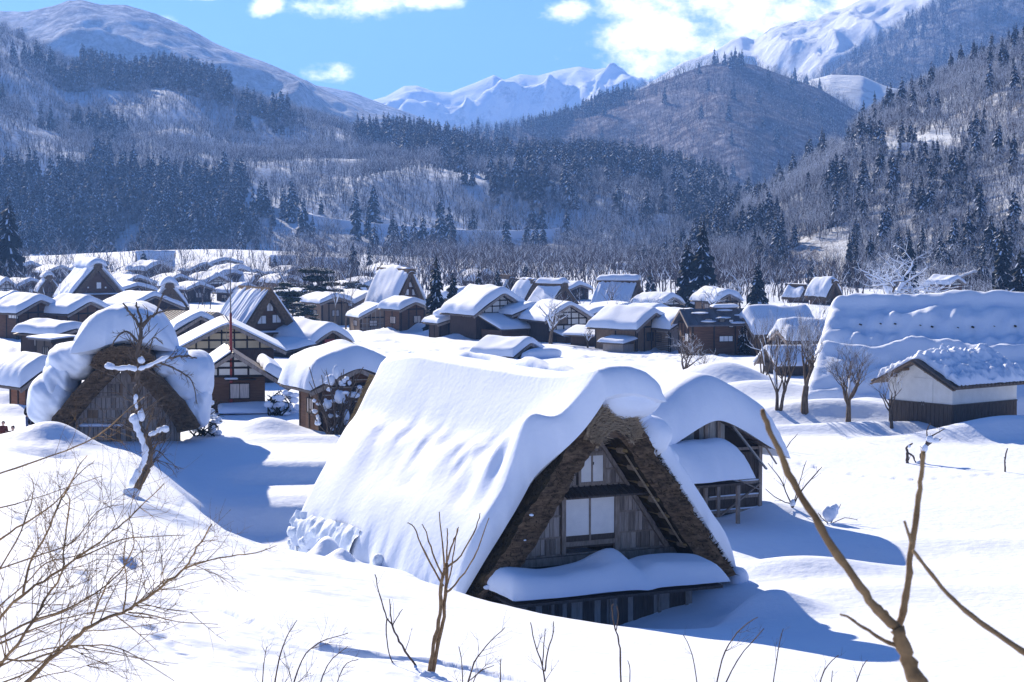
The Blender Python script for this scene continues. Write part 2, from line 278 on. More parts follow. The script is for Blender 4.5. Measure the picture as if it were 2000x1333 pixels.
def ground_z(X, Y, nb=False):
    X = np.asarray(X, float); Y = np.asarray(Y, float); sh = X.shape; X = np.atleast_1d(X); Y = np.atleast_1d(Y)
    z = base_z(Y); w = 1 - sstep(118, 146, Y); w = w * (1 - sstep(45, 75, np.abs(X)))
    far_l = np.interp(np.clip(Y, -50, 130), [-50, 0, 60, 130], [12, 11, 7, 0.0])
    z = z + (1 - sstep(118, 146, Y)) * sstep(45, 75, -X) * far_l
    m = w > 0
    if m.any(): z[m] = z[m] * (1 - w[m]) + near_z(X[m], Y[m]) * w[m]
    und = fbm(X / 14., Y / 14., 3, 3) * 0.55 + fbm(X / 4., Y / 3., 5, 3) * 0.10
    und = und * (0.45 + 0.55 * sstep(130, 300, Y)) + fbm(X / 60., Y / 40., 9, 3) * sstep(140, 260, Y) * 1.2
    z = z + und * (1 - sstep(2000, 4000, Y))
    for bx, by, rx, ry, h in ([] if nb else BUMPS):
        k = (np.abs(X - bx) < 3 * rx) & (np.abs(Y - by) < 3 * ry)
        if k.any(): z[k] += h * np.exp(-((X[k] - bx) / rx) ** 2 - ((Y[k] - by) / ry) ** 2)
    k = (Y > 84) & (Y < 125) & (X > -26) & (X < -1)                  # the hollow between the two huts, terraced drifts falling toward the viewer
    if k.any():
        x = X[k]; y = Y[k]; sd = (x + 19.0) * .946 + (y - 112.0) * .323; mk = sstep(.2, 3.6, sd) * sstep(85, 92, y) * (1 - sstep(120.5, 124, y)) * (1 - sstep(-6, -2, x))
        yy = y + 1.1 * fbm(x / 5., y * 0, 61, 2) - .05 * (x + 12) ** 1; t_ = np.interp(yy, [84, 97, 103, 108.6, 110.0, 111.6, 115.4, 116.8, 118.6, 130], [-1.6, -2.5, -2.5, -2.2, -1.1, -.72, -.66, .26, .42, .5]); st = sstep(-16, -13, x)
        t2 = np.interp(y, [84, 100, 122], [-1.6, -1.9, .45]); t_ = t_ * st + t2 * (1 - st); zz = z[k]; z[k] = zz * (1 - mk) + t_ * mk
    rough = sstep(-0.05, 0.2, fbm(X / 9., Y / 9., 77, 2)) * sstep(205, 235, Y) * (1 - sstep(300, 340, Y)) + 0.20 * sstep(-.02, .2, fbm(X / 6., Y / 6., 78, 2)) * (Y < 120) * (X < -2) + .05 * sstep(.0, .2, fbm(X / 8., Y / 8., 79, 2)) * (Y < 150)
    z = z + fbm(X / 1.2, Y / 1.2, 31, 3) * 0.9 * rough
    if _track is not None and len(X) > 50:
        k = (Y > 30) & (Y < 100) & (np.abs(X) < 20); x = X[k]; y = Y[k]; best = np.full(len(x), 9e9); al = np.zeros(len(x)); run = 0
        for (ax, ay), (bx, by) in zip(_track[:-1], _track[1:]):
            L2 = (bx - ax) ** 2 + (by - ay) ** 2; t = np.clip(((x - ax) * (bx - ax) + (y - ay) * (by - ay)) / L2, 0, 1)
            dd = np.hypot(x - ax - t * (bx - ax), y - ay - t * (by - ay)); s = dd < best; best[s] = dd[s]; al[s] = run + t[s] * math.sqrt(L2); run += math.sqrt(L2)
        dz = -0.30 * np.exp(-(best / 0.28) ** 4) * (0.65 + 0.9 * vn(al / 0.45, best * 2, 5)) + 0.06 * np.exp(-((best - 0.45) / 0.2) ** 2)
        zz = z[k]; zz += np.where(best < 1.2, dz, 0); z[k] = zz
    return z.reshape(sh)
def gz(x, y, nb=False): return float(ground_z(np.array([x]), np.array([y]), nb)[0])
def hit(px, py, d0=30, d1=1200, nb=False):
    """where the line of sight through a pixel meets the snow"""
    r = ray(px, py); ds = np.geomspace(d0, d1, 900); k = ds / r.y; z = CAMZ + r.z * k; g = ground_z(r.x * k, ds, nb)
    j = np.nonzero(z < g)[0]
    if len(j) == 0:
        k = 880 / r.y; return Vector((r.x * k, 880, gz(r.x * k, 880, nb)))
    a, b = ds[max(j[0] - 1, 0)], ds[j[0]]
    for _ in range(12):
        c = (a + b) / 2; kk = c / r.y
        if CAMZ + r.z * kk < gz(r.x * kk, c, nb): b = c
        else: a = c
    return Vector((r.x * b / r.y, b, gz(r.x * b / r.y, b, nb)))
_track = [(h.x, h.y) for h in (hit(*q) for q in ((255, 1095), (300, 1130), (345, 1152), (420, 1186), (480, 1210), (540, 1240), (600, 1262), (680, 1278), (760, 1287), (850, 1297), (940, 1315), (1010, 1333))) if h]
TR = [[(h.x, h.y) for h in (hit(*q) for q in L_)] for L_ in (((290, 975), (350, 990), (420, 1012), (470, 1040), (505, 1065)), ((40, 1010), (110, 1060), (170, 1130), (260, 1210), (380, 1290)), ((1560, 905), (1680, 930), (1800, 938), (1960, 925)))]
_r = random.Random(77)
for L_ in TR:
    for (ax, ay), (bx, by) in zip(L_[:-1], L_[1:]):
        n = int(math.hypot(bx - ax, by - ay) / .55)
        for i in range(n):
            t = (i + _r.random() * .5) / n; BUMPS.append((ax + (bx - ax) * t + _r.uniform(-.16, .16), ay + (by - ay) * t, .16, .2, -_r.uniform(.08, .2)))
def build_ground():
    Y = np.concatenate([np.linspace(-150, 20, 40)[:-1], np.geomspace(20, 420, 760)[:-1], np.geomspace(420, 6600, 150)])
    t = np.linspace(-0.29, 0.29, 560); e = np.geomspace(0.3, 3.2, 30); t = np.concatenate([-e[::-1], t, e])
    s = np.maximum(Y, 26.0); X = t[None, :] * s[:, None]; X = np.sign(X) * np.minimum(np.abs(X), 6300 - (3.2 - np.abs(t))[None, :] * 60); YY = np.repeat(Y[:, None], len(t), 1)
    Z = ground_z(X.ravel(), YY.ravel())
    return tag(grid_obj('ground', np.c_[X.ravel(), YY.ravel(), Z], len(Y), len(t), 'snow'), kind='structure')
build_ground()
# ================================================================ HILLS AND MOUNTAINS
def hill_mat(name, snow, wood, lo, hi, scale, vert=1.0, patch=0.002, plo=0.35, phi=0.65, detail=8, bump=0.0):
    m = bpy.data.materials.new(name); m.use_nodes = True; t = m.node_tree; b = t.nodes['Principled BSDF']; b.inputs['Roughness'].default_value = 0.95; b.inputs['Specular IOR Level'].default_value = 0.05
    tcn = N(t, 'ShaderNodeTexCoord'); mpn = N(t, 'ShaderNodeMapping'); mpn.inputs['Scale'].default_value = (1, 1, vert); t.links.new(tcn.outputs['Object'], mpn.inputs[0])
    n1 = N(t, 'ShaderNodeTexNoise'); n1.inputs['Scale'].default_value = scale; n1.inputs['Detail'].default_value = detail; n1.inputs['Roughness'].default_value = 0.75; t.links.new(mpn.outputs[0], n1.inputs['Vector'])
    n2 = N(t, 'ShaderNodeTexNoise'); n2.inputs['Scale'].default_value = patch; n2.inputs['Detail'].default_value = 5; t.links.new(tcn.outputs['Object'], n2.inputs['Vector'])
    r1 = N(t, 'ShaderNodeMapRange'); r1.inputs[1].default_value = lo; r1.inputs[2].default_value = hi; t.links.new(n1.outputs[0], r1.inputs[0])
    r2 = N(t, 'ShaderNodeMapRange'); r2.inputs[1].default_value = plo; r2.inputs[2].default_value = phi; t.links.new(n2.outputs[0], r2.inputs[0])
    k = mth(t, 'MULTIPLY', r1.outputs[0], r2.outputs[0], clamp=True)
    mx = N(t, 'ShaderNodeMix', data_type='RGBA'); t.links.new(k, mx.inputs['Factor']); mx.inputs[6].default_value = (*snow, 1); mx.inputs[7].default_value = (*wood, 1)
    t.links.new(mx.outputs[2], b.inputs['Base Color'])
    if bump:
        bp = N(t, 'ShaderNodeBump'); bp.inputs['Distance'].default_value = bump; t.links.new(n1.outputs[0], bp.inputs['Height']); t.links.new(bp.outputs[0], b.inputs['Normal'])
    MATS[name] = m
hill_mat('hill_near', (0.72, 0.80, 0.93), (0.12, 0.10, 0.12), 0.44, 0.64, 0.35, patch=0.02, plo=0.25, phi=0.7)
hill_mat('hill_right', (0.76, 0.83, 0.93), (0.13, 0.11, 0.115), 0.36, 0.56, 0.6, patch=0.03, plo=0.25, phi=0.65)
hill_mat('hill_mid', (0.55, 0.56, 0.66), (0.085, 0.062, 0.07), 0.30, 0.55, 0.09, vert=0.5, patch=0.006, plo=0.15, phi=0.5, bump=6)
hill_mat('mount_forest', (0.70, 0.76, 0.86), (0.085, 0.075, 0.095), 0.32, 0.56, 0.06, vert=0.6, patch=0.005, plo=0.12, phi=0.5, bump=9)
hill_mat('mount_snow', (0.84, 0.89, 0.95), (0.12, 0.12, 0.16), 0.50, 0.62, 0.03, vert=0.7, patch=0.006, plo=0.45, phi=0.65, bump=8)
HILLS = {}
def hill(name, crest, dbase, dcrest, m, nu=260, nv=90, amp=20.0, nsc=150.0, back=0.7, prof=1.0, ridged=0.0, zb=-16.0, seed=1, jag=0.0):
    cp = np.array(crest, float); pxs = np.linspace(cp[0, 0], cp[-1, 0], nu); py = np.interp(pxs, cp[:, 0], cp[:, 1])
    db = np.interp(pxs, *zip(*dbase)) if isinstance(dbase, list) else np.full(nu, dbase)
    dc = np.interp(pxs, *zip(*dcrest)) if isinstance(dcrest, list) else np.full(nu, dcrest)
    s = np.concatenate([np.linspace(0, 1, nv), 1 + np.linspace(0, 1, nv // 3)[1:] * back]); S = s[None, :]
    D = db[:, None] + (dc - db)[:, None] * S; X = (pxs[:, None] - CX) / F * D
    zc = CAMZ + (HOR - py) / F * dc; zc = zc[:, None]
    pr = np.where(S <= 1, np.sin(np.clip(S, 0, 1) * math.pi / 2) ** prof * 0.45 + S * 0.55, 1 - ((S - 1) / back) ** 1.3)
    Z = zb + (zc - zb) * pr
    env = np.sin(np.clip(S, 0, 1) * math.pi) ** 0.95 * (S < 1)
    nz = fbm(X / nsc, D / nsc, seed, 5)
    if ridged: nz = nz * (1 - ridged) + ridged * (0.34 - np.abs(fbm(X / nsc + 3, D / (nsc * 1.6), seed + 40, 1)) * 1.3 - np.abs(fbm(X / nsc * 2.3 + 1, D / (nsc * .7), seed + 44, 2)) * .7 - np.abs(fbm(X / nsc * 5 + 1, D / (nsc * .3), seed + 47, 3)) * .35)
    Z = Z + nz * amp * env
    if jag: Z = Z + jag * dc[:, None] / F * 1.6 * fbm(X / (dc[:, None] * .006), D / (dc[:, None] * .009), seed + 60, 4, .6) * np.exp(-((S - 1) / .25) ** 2)
    o = tag(grid_obj(name, np.stack([X, D, Z], -1).reshape(-1, 3), nu, len(s), m), kind='structure')
    HILLS[name] = (pxs, s, X, D, Z); return o
def on_hill(name, px, s):
    pxs, ss, X, D, Z = HILLS[name]; px = np.asarray(px, float); s = np.asarray(s, float)
    u = np.clip(np.interp(px, pxs, np.arange(len(pxs))), 0, len(pxs) - 1.001); v = np.clip(np.interp(s, ss, np.arange(len(ss))), 0, len(ss) - 1.001)
    i = u.astype(int); j = v.astype(int); a = u - i; b = v - j
    g = lambda A: (A[i, j] * (1 - a) + A[i + 1, j] * a) * (1 - b) + (A[i, j + 1] * (1 - a) + A[i + 1, j + 1] * a) * b
    return np.stack([g(X), g(D), g(Z)], -1)
def to_px(p):
    c, s_ = math.cos(PITCH), math.sin(PITCH); y = p[..., 1]; z = p[..., 2] - CAMZ
    dep = y * c - z * s_; up = y * s_ + z * c
    return CX + F * p[..., 0] / dep, CY - F * up / dep
hill('left_hill', [(-900, -60), (-300, -40), (-100, 20), (0, 58), (60, 86), (130, 128), (210, 150), (260, 158), (330, 152), (400, 168), (460, 192), (540, 218), (620, 238), (700, 262), (760, 274), (870, 292), (950, 312), (1050, 322), (1150, 328), (1250, 342), (1330, 352), (1400, 372), (1480, 400), (1560, 440), (1700, 470), (2000, 480)],
     [(-900, 900), (0, 880), (400, 900), (700, 860), (1400, 830), (2000, 830)], [(-900, 1500), (0, 1450), (700, 1350), (1400, 1180), (2000, 1150)], 'hill_near', nu=420, nv=110, amp=46, nsc=170, seed=11, ridged=0.3)
hill('right_hill', [(1180, 575), (1260, 550), (1330, 508), (1400, 455), (1480, 395), (1560, 340), (1650, 275), (1720, 222), (1800, 176), (1900, 128), (2000, 80), (2200, 10), (2600, -60), (3400, -60)],
     [(1180, 560), (1500, 540), (2000, 430), (3400, 400)], [(1180, 700), (1400, 760), (1700, 860), (2000, 930), (3400, 1000)], 'hill_right', nu=360, nv=110, amp=22, nsc=70, seed=21, ridged=0.25)
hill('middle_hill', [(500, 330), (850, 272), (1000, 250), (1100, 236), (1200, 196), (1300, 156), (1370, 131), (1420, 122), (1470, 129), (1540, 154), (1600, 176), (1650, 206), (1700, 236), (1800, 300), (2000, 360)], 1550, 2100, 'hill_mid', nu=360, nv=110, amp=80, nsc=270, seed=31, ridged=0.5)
hill('shoulder_hill', [(1380, 330), (1480, 240), (1540, 185), (1580, 158), (1620, 148), (1680, 150), (1720, 168), (1800, 190), (2000, 220)], 1950, 2250, 'mount_snow', nu=120, nv=60, amp=40, nsc=200, seed=37)
hill('wooded_mountain', [(1500, 240), (1590, 165), (1640, 130), (1700, 95), (1770, 54), (1850, 10), (1900, -12), (2000, -30), (2300, -60), (3000, -60)], 2100, 2900, 'mount_forest', nu=240, nv=90, amp=115, nsc=320, seed=41, ridged=0.5)
hill('snow_mountain', [(1000, 300), (1200, 190), (1260, 168), (1330, 126), (1400, 99), (1425, 82), (1445, 74), (1470, 80), (1500, 58), (1530, 50), (1560, 44), (1590, 46), (1620, 28), (1680, 4), (1750, -26), (1900, -60), (2400, -60)], 2950, 3800, 'mount_snow', nu=300, nv=90, amp=190, nsc=280, seed=51, ridged=1.0, jag=5)
hill('far_range', [(300, 330), (600, 230), (700, 205), (755, 190), (790, 170), (815, 169), (850, 181), (880, 182), (930, 163), (965, 148), (985, 158), (1015, 147), (1050, 150), (1090, 139), (1130, 132), (1160, 138), (1190, 134), (1225, 147), (1260, 160), (1330, 175), (1500, 190), (1900, 240)], 4300, 5500, 'mount_snow', nu=420, nv=110, amp=260, nsc=330, seed=61, ridged=1.0)
hill('foothill', [(400, 200), (560, 160), (640, 172), (690, 182), (750, 205), (800, 222), (870, 250), (950, 300)], 3300, 4000, 'mount_forest', nu=160, nv=70, amp=110, nsc=290, seed=67, ridged=0.6)
hill('left_mountain', [(-1200, -60), (-400, -40), (-100, 30), (0, 26), (60, 27), (110, 16), (140, 5), (165, 3), (200, 12), (250, 13), (310, 30), (370, 56), (420, 86), (470, 106), (520, 124), (580, 150), (640, 180), (700, 210), (760, 240), (830, 268), (950, 320)], 2200, 3100, 'mount_forest', nu=320, nv=100, amp=115, nsc=230, seed=71, ridged=0.8, jag=2)
# ================================================================ HAZE (the valley air)
HAZE_D = 1.55e-4
def build_haze():
    mb = MB(); mb.box(-6500, 6500, -320, 6700, -19, 480); m = bpy.data.materials.new('haze'); m.use_nodes = True; t = m.node_tree; t.nodes.clear()
    v = N(t, 'ShaderNodeVolumePrincipled'); v.inputs['Color'].default_value = (0.17, 0.38, 1.0, 1); v.inputs['Density'].default_value = HAZE_D; v.inputs['Anisotropy'].default_value = 0.35
    o = N(t, 'ShaderNodeOutputMaterial'); t.links.new(v.outputs[0], o.inputs['Volume']); MATS['haze'] = m
    tag(mb.build('haze', 'haze'), kind='stuff', label='thin blue winter haze over the valley')
build_haze()
# ================================================================ BUILDING KIT
def cluster(a, b, r, n):
    L = b - a; r = min(r, L * 0.45); e = np.array([0, .02, .07, .16, .3, .5, .75]) * r
    return np.concatenate([a + e, np.linspace(a + r, b - r, n), (b - e)[::-1]])
def loaf(name, parent, x0, x1, y0, y1, zf, t, r=None, lump=0.25, seed=0, nx=14, ny=14, lsc=2.2, m='snow_roof', tf=None, under=0.4, ymap=None, sag=0.0, ry=None):
    """thick rounded blanket of snow lying on a roof surface zf(x, y)"""
    r = r or t * 1.0; ry = ry or r; xs = cluster(x0, x1, r, nx); ys = cluster(y0, y1, ry, ny); X, Y = np.meshgrid(xs, ys, indexing='ij')
    ex = np.clip(np.minimum(X - x0, x1 - X) / min(r, (x1 - x0) * .45), 0, 1); ey = np.clip(np.minimum(Y - y0, y1 - Y) / min(ry, (y1 - y0) * .45), 0, 1)
    E = np.sqrt(np.clip(1 - (1 - ex) ** 2, 0, 1)) * np.sqrt(np.clip(1 - (1 - ey) ** 2, 0, 1)); C = np.minimum(ex, ey)
    T = t * (1 + lump * 2 * fbm(X / lsc, Y / lsc, seed, 3)); T = T if tf is None else T * tf(X, Y)
    Xd, Yd = X, Y
    if ymap is not None: Yd = ymap(X, Y)
    w = 0.22 * t * fbm(X / 1.3 + 5, Y / 1.3, seed + 3, 3) * (1 - C)
    Xd = Xd + w * 1.6; Yd = Yd + w * 1.6
    Z = zf(X, Y); lo = T * under * (1 - C) ** 1.5; top = Z + T * (under + (1 - under) * E) - sag * (1 - C) ** 2 * t; bot = Z + lo - sag * (1 - C) ** 2 * t
    nx_, ny_ = X.shape; i = np.arange(nx_ * ny_).reshape(nx_, ny_); q = np.stack([i[:-1, :-1], i[1:, :-1], i[1:, 1:], i[:-1, 1:]], -1).reshape(-1, 4)
    top[0, :] = bot[0, :]; top[-1, :] = bot[-1, :]; top[:, 0] = bot[:, 0]; top[:, -1] = bot[:, -1]
    V = np.concatenate([np.stack([Xd, Yd, top], -1).reshape(-1, 3), np.stack([Xd, Yd, bot], -1).reshape(-1, 3)])
    return raw_obj(name, V, np.concatenate([q, (q + nx_ * ny_)[:, ::-1]]), m, parent)
def blob(name, parent, c, rad, m='snow_roof', seed=0, amp=0.12, sub=4, flat=0.0, sq=2.0, sc=1.0):
    """lump of packed snow: a rounded mass with an uneven skin"""
    bm = bmesh.new(); bmesh.ops.create_icosphere(bm, subdivisions=sub, radius=1.0)
    me = bpy.data.meshes.new(name); bm.to_mesh(me); bm.free(); n = len(me.vertices); v = np.zeros(n * 3); me.vertices.foreach_get('co', v); v = v.reshape(-1, 3)
    k = (np.abs(v) ** sq).sum(1) ** (-1 / sq); v = v * k[:, None]
    k = 1 + amp * 2 * (fbm(v[:, 0] * sc + v[:, 2] * .7 + seed, v[:, 1] * sc - v[:, 2] * .9, seed, 3)); v = v * k[:, None]
    if flat: v[:, 2] = np.where(v[:, 2] < 0, v[:, 2] * (1 - flat), v[:, 2])
    v = v * np.array(rad) + np.array(c); me.vertices.foreach_set('co', v.ravel()); me.polygons.foreach_set('use_smooth', [True] * len(me.polygons)); me.update()
    return link(name, me, m, parent)
class Frame:
    """a thing's own axes: x to the right across its front, y back along its ridge"""
    def __init__(s, name, o, yaw_deg):
        s.o = Vector(o); s.a = math.radians(yaw_deg); s.e = empty(name, o, s.a)
        s.ex = Vector((math.cos(s.a), math.sin(s.a), 0)); s.ey = Vector((-math.sin(s.a), math.cos(s.a), 0))
    def at(s, px, py, yl=0.0):                       # point of the plane local y = yl seen at a pixel -> local (x, z)
        r = ray(px, py); c = Vector((0, 0, CAMZ)); o = s.o + s.ey * yl; k = (o - c).dot(s.ey) / r.dot(s.ey); p = c + r * k - s.o
        return p.dot(s.ex), p.z
    def side(s, px, py, xl=0.0):                     # the same on a plane local x = xl -> local (y, z)
        r = ray(px, py); c = Vector((0, 0, CAMZ)); o = s.o + s.ex * xl; k = (o - c).dot(s.ex) / r.dot(s.ex); p = c + r * k - s.o
        return p.dot(s.ey), p.z
def spot(px, py):
    return hit(px, py, nb=True)
def pane_window(par, x0, x1, z0, z1, y, n=2, m='paper', frame='oldwood_dark', fw=0.07, side=0, name='window'):
    """window in the plane y (side=0) or in a side wall x=y (side=-1 or 1): frame with panes as sub-parts, proud of the wall"""
    s = -1 if side == 0 else side
    def bx(mb, a0, a1, c0, c1, p0, p1):
        lo, hi = sorted((y + s * p0, y + s * p1))
        if side == 0: mb.box(a0, a1, lo, hi, c0, c1)
        else: mb.box(lo, hi, a0, a1, c0, c1)
    f = MB(); bx(f, x0 - fw, x1 + fw, z1, z1 + fw, -0.02, 0.06); bx(f, x0 - fw, x1 + fw, z0 - fw, z0, -0.02, 0.07); bx(f, x0 - fw, x0, z0, z1, -0.02, 0.055); bx(f, x1, x1 + fw, z0, z1, -0.02, 0.055)
    w = (x1 - x0) / n
    for k in range(1, n): bx(f, x0 + k * w - fw * .3, x0 + k * w + fw * .3, z0, z1, -0.02, 0.05)
    o = f.build(name, frame, par)
    for k in range(n):
        p = MB(); bx(p, x0 + k * w + (fw * .3 if k else 0), x0 + (k + 1) * w - (fw * .3 if k < n - 1 else 0), z0, z1, -0.02, 0.022); p.build('pane', m, o)
    return o
def gassho(name, label, px, py, Wpx, Hpx, Lpx, yaw, snow=0.5, cap=0.9, wins=(), thick=0.55, wall='darkwood', group=None, off=None, streak=False, front_eave=True, cat='house', capw=0.3, Wm=None, eave=.2):
    """steep thatched farmhouse"""
    h = off or spot(px, py); d = h.y; k = d / F; a = math.radians(yaw); Wd = Wpx * k / max(math.cos(a), .2); H = Hpx * k; L = max(Lpx * k / max(abs(math.sin(a)), .2), 3.0); Wd = Wm or Wd
    fr = Frame(name, h, yaw); e = fr.e; hw = Wd / 2; ze = H * 0.16; sl = (H - ze) / hw
    wall_in = 0.8
    inn = hw - thick * 1.3
    m = MB(); zi = lambda x: ze + 0.25 + (inn - abs(x)) * sl
    m.prism([(-inn, -2), (inn, -2), (inn, ze + .25), (0, zi(0)), (-inn, ze + .25)], wall_in, L - wall_in); m.build('wall', wall, e)
    out = [(-hw, ze), (-hw * .97, ze + .45), (0, H), (hw * .97, ze + .45), (hw, ze)]; ins = [(hw - thick * 1.35, ze - .05), (0, H - thick * 1.75), (-hw + thick * 1.35, ze - .05)]
    m = MB()
    for i, (s, _) in enumerate(((1, 0), (-1, 0))):
        m.prism([(s * (hw - thick * 1.35), ze - .05), (s * hw, ze), (s * hw * .97, ze + .45), (0, H), (0, H - thick * 1.75)][::s], 0, L)
    m.build('thatch_roof', 'verge', e)
    if cap:
        c = MB(); c.prism([(-.8, H - .55), (.8, H - .55), (.55, H + .2), (-.55, H + .2)], -.1, L + .1); c.build('straw_ridge', 'verge', e)
    sm = lambda x: np.sqrt(x ** 2 + .5)
    zf = lambda X, Y: H - sl * sm(X) * 0.98 + .25
    tf = None
    if streak: tf = lambda X, Y: 0.55 + 1.3 * np.clip(fbm(Y / 0.38, X / 4.0, 4, 3) + .35, 0, 1)
    ny = 18 if not streak else 110
    loaf('roof_snow', e, -hw * 1.0, hw * 1.0, .25, L - .1, zf, snow / math.cos(math.atan(sl)), r=snow, seed=int(px), nx=20, ny=ny, tf=tf, lump=0.3)
    if cap: loaf('ridge_snow', e, -hw * capw, hw * capw, -.15, L + .15, lambda X, Y: H + .0 - sl * .55 * sm(X) + .45, cap, r=cap * .8, seed=int(px) + 1, nx=8, ny=12)
    wh = wall_in
    for (wx, wy, ww, hh, n) in wins:                    # pixel offsets: centre x,y, width, height
        x, z = fr.at(wx, wy, wh); w2 = ww * k / max(math.cos(a), .2) / 2; h2 = hh * k / 2; pane_window(e, x - w2, x + w2, z - h2, z + h2, wh - .01, n, fw=0.08)
    if front_eave:
        zc = ze + (H - ze) * eave; x1 = inn * .78; c = MB(); c.prism([(-x1, zc), (x1, zc), (x1, zc + .12), (-x1, zc + .12)], -.1, wall_in + .1); c.build('eave', 'blackbeam', e)
        loaf('eave_snow', e, -x1, x1, -.15, wall_in - .03, lambda X, Y: zc + .12 + 0 * X, .25, nx=8, ny=3, seed=5)
    b = MB(); b.beam((-inn, wall_in - .06, ze + .3), (inn, wall_in - .06, ze + .3), .12, .2); b.build('beam', 'blackbeam', e)
    return tag(e, label, cat, group)
def bld(name, label, px, py, Wpx, Lpx, wallpx, risepx, yaw, snow=0.7, wall='brownwood', style='plain', wins=(), swins=(), roofm='tile', oe=0.55, og=0.6, off=None, cat='house', group=None, lump=0.25, gable='plaster', beams=4, split=0.45, snow_x=(1, 1), snow_y=(1, 1), ribs=0, barge='beamwood', snowm='snow_roof', sag=0.25, cover=None, wallm2=None):
    """house with a low gable roof; visible long side is the left one for yaw > 0, the right one for yaw < 0"""
    h = off or spot(px, py); d = h.y; k = d / F; a = math.radians(yaw); ca = max(math.cos(a), .2); sa = max(abs(math.sin(a)), .2)
    Wd = Wpx * k / ca; L = Lpx * k / sa; wh = wallpx * k; ri = risepx * k; fr = Frame(name, h, yaw); e = fr.e; hw = Wd / 2; sl = ri / hw; cs = math.cos(math.atan(sl))
    m = MB(); m.prism([(-hw, -2.5), (hw, -2.5), (hw, wh), (0, wh + ri), (-hw, wh)], 0, L); m.build('wall', wall, e)
    ex = hw + oe; zt = lambda x: wh + ri - sl * abs(x)
    m = MB(); th = .14
    for s in (1, -1): m.prism([(0, wh + ri + .012), (s * ex, zt(ex) + .012), (s * ex, zt(ex) + th), (0, wh + ri + th)][::-s], -og, L + og)
    m.build('roof', roofm, e)
    for s in (1, -1):
        b = MB(); b.beam((s * .02, -og - .03, wh + ri - .03), (s * (ex + .05), -og - .03, zt(ex + .05) - .03), .06, .24, up=(0, 1, 0) if False else (0, 0, 1)); b.build('barge_board', barge, e)
    if ribs:
        for s in (1, -1):
            for i in range(ribs):
                y = -og + (L + 2 * og) * (i + .5) / ribs; b = MB(); b.beam((s * .05, y, wh + ri + th + .0), (s * ex, y, zt(ex) + th + .0), .07, .08); b.build('rib', roofm, e)
    if snow:
        zf = lambda X, Y: wh + ri + th - sl * np.sqrt(X ** 2 + .12) + .05
        loaf('roof_snow', e, -(ex + .12) * snow_x[0], (ex + .12) * snow_x[1], -(og + .15) * snow_y[0], L + (og + .12) * snow_y[1], zf, snow / cs, r=snow * .72, seed=int(px * 7 + py), lump=lump, nx=18, ny=14, m=snowm, sag=sag, tf=cover)
    if style in ('frame', 'frame_all'):
        z0 = wh - (0.15 if style == 'frame' else wh * split); g = MB(); g.prism([(-hw + .08, z0), (hw - .08, z0), (hw - .08, wh - .05), (0, wh + ri - .12), (-hw + .08, wh - .05)], -.025, .01); g.build('plaster_panel', gable, e)
        zs = [z0, wh + ri * .30, wh + ri * .62] if style == 'frame' else [z0, z0 + (wh - z0) * .5, wh, wh + ri * .45]
        for z in zs:
            xm = hw if z <= wh else hw * (1 - (z - wh) / ri); b = MB(); b.box(-xm + .03, xm - .03, -.07, -.002, z - .07, z + .07); b.build('beam', 'blackbeam', e)
        for i in range(beams + 1):
            x = -hw + .1 + (Wd - .2) * i / beams; b = MB(); b.box(x - .065, x + .065, -.062, -.003, z0, max(zt(x) - .1, z0 + .1)); b.build('post', 'blackbeam', e)
    if style == 'plain':
        nb_ = 3 if Wd < 4 else 4
        for i in range(nb_ + 1):
            x = -hw + .09 + (Wd - .18) * i / nb_; b = MB(); b.box(x - .07, x + .07, -.05, -.0, -.6, zt(x) - .06); b.build('post', 'blackbeam', e)
        b = MB(); b.box(-hw + .02, hw - .02, -.06, -.052, wh - .1, wh + .08); b.build('beam', 'blackbeam', e); sd_ = -1 if yaw > 0 else 1; ns = max(2, int(L / 2.2))
        for i in range(ns + 1):
            y = .1 + (L - .2) * i / ns; b = MB(); b.box(*sorted((sd_ * hw, sd_ * (hw + .05))), y - .07, y + .07, -.6, wh - .02); b.build('post', 'blackbeam', e)
        if not wins and wh > 1.5:
            hs = int(px * 13 + py * 7); x = (-.5 + (hs % 7) / 6) * hw * .7; pane_window(e, x - .5, x + .5, wh * .42, wh * .42 + min(.8, wh * .35), -.05, 2 + hs % 2, ('glass', 'curtain', 'paper')[hs % 3], 'blackbeam', .06)
        if not swins and wh > 1.5 and L > 3: pane_window(e, L * .3, L * .3 + min(1.6, L * .3), wh * .4, wh * .4 + min(.8, wh * .35), sd_ * (hw + .0), 3, ('curtain', 'glass')[int(px) % 2], 'blackbeam', .06, side=sd_)
    for w in wins:
        wx, wy, ww, hh, n = w[:5]; mm = w[5] if len(w) > 5 else 'paper'; x, z = fr.at(wx, wy, 0); w2 = ww * k / ca / 2; h2 = hh * k / 2; pane_window(e, x - w2, x + w2, z - h2, z + h2, -.07 if style.startswith('frame') else 0, n, mm, 'blackbeam', .06)
    sd = -1 if yaw > 0 else 1
    for w in swins:
        wx, wy, ww, hh, n = w[:5]; mm = w[5] if len(w) > 5 else 'paper'; y, z = fr.side(wx, wy, sd * hw); w2 = ww * k / sa / 2; h2 = hh * k / 2; pane_window(e, y - w2, y + w2, z - h2, z + h2, sd * hw, n, mm, 'blackbeam', .06, side=sd)
    tag(e, label, cat, group); e['hw'] = hw; fr.hw, fr.L, fr.wh, fr.ri, fr.k, fr.sl, fr.rx = hw, L, wh, ri, k, sl, ex
    return fr
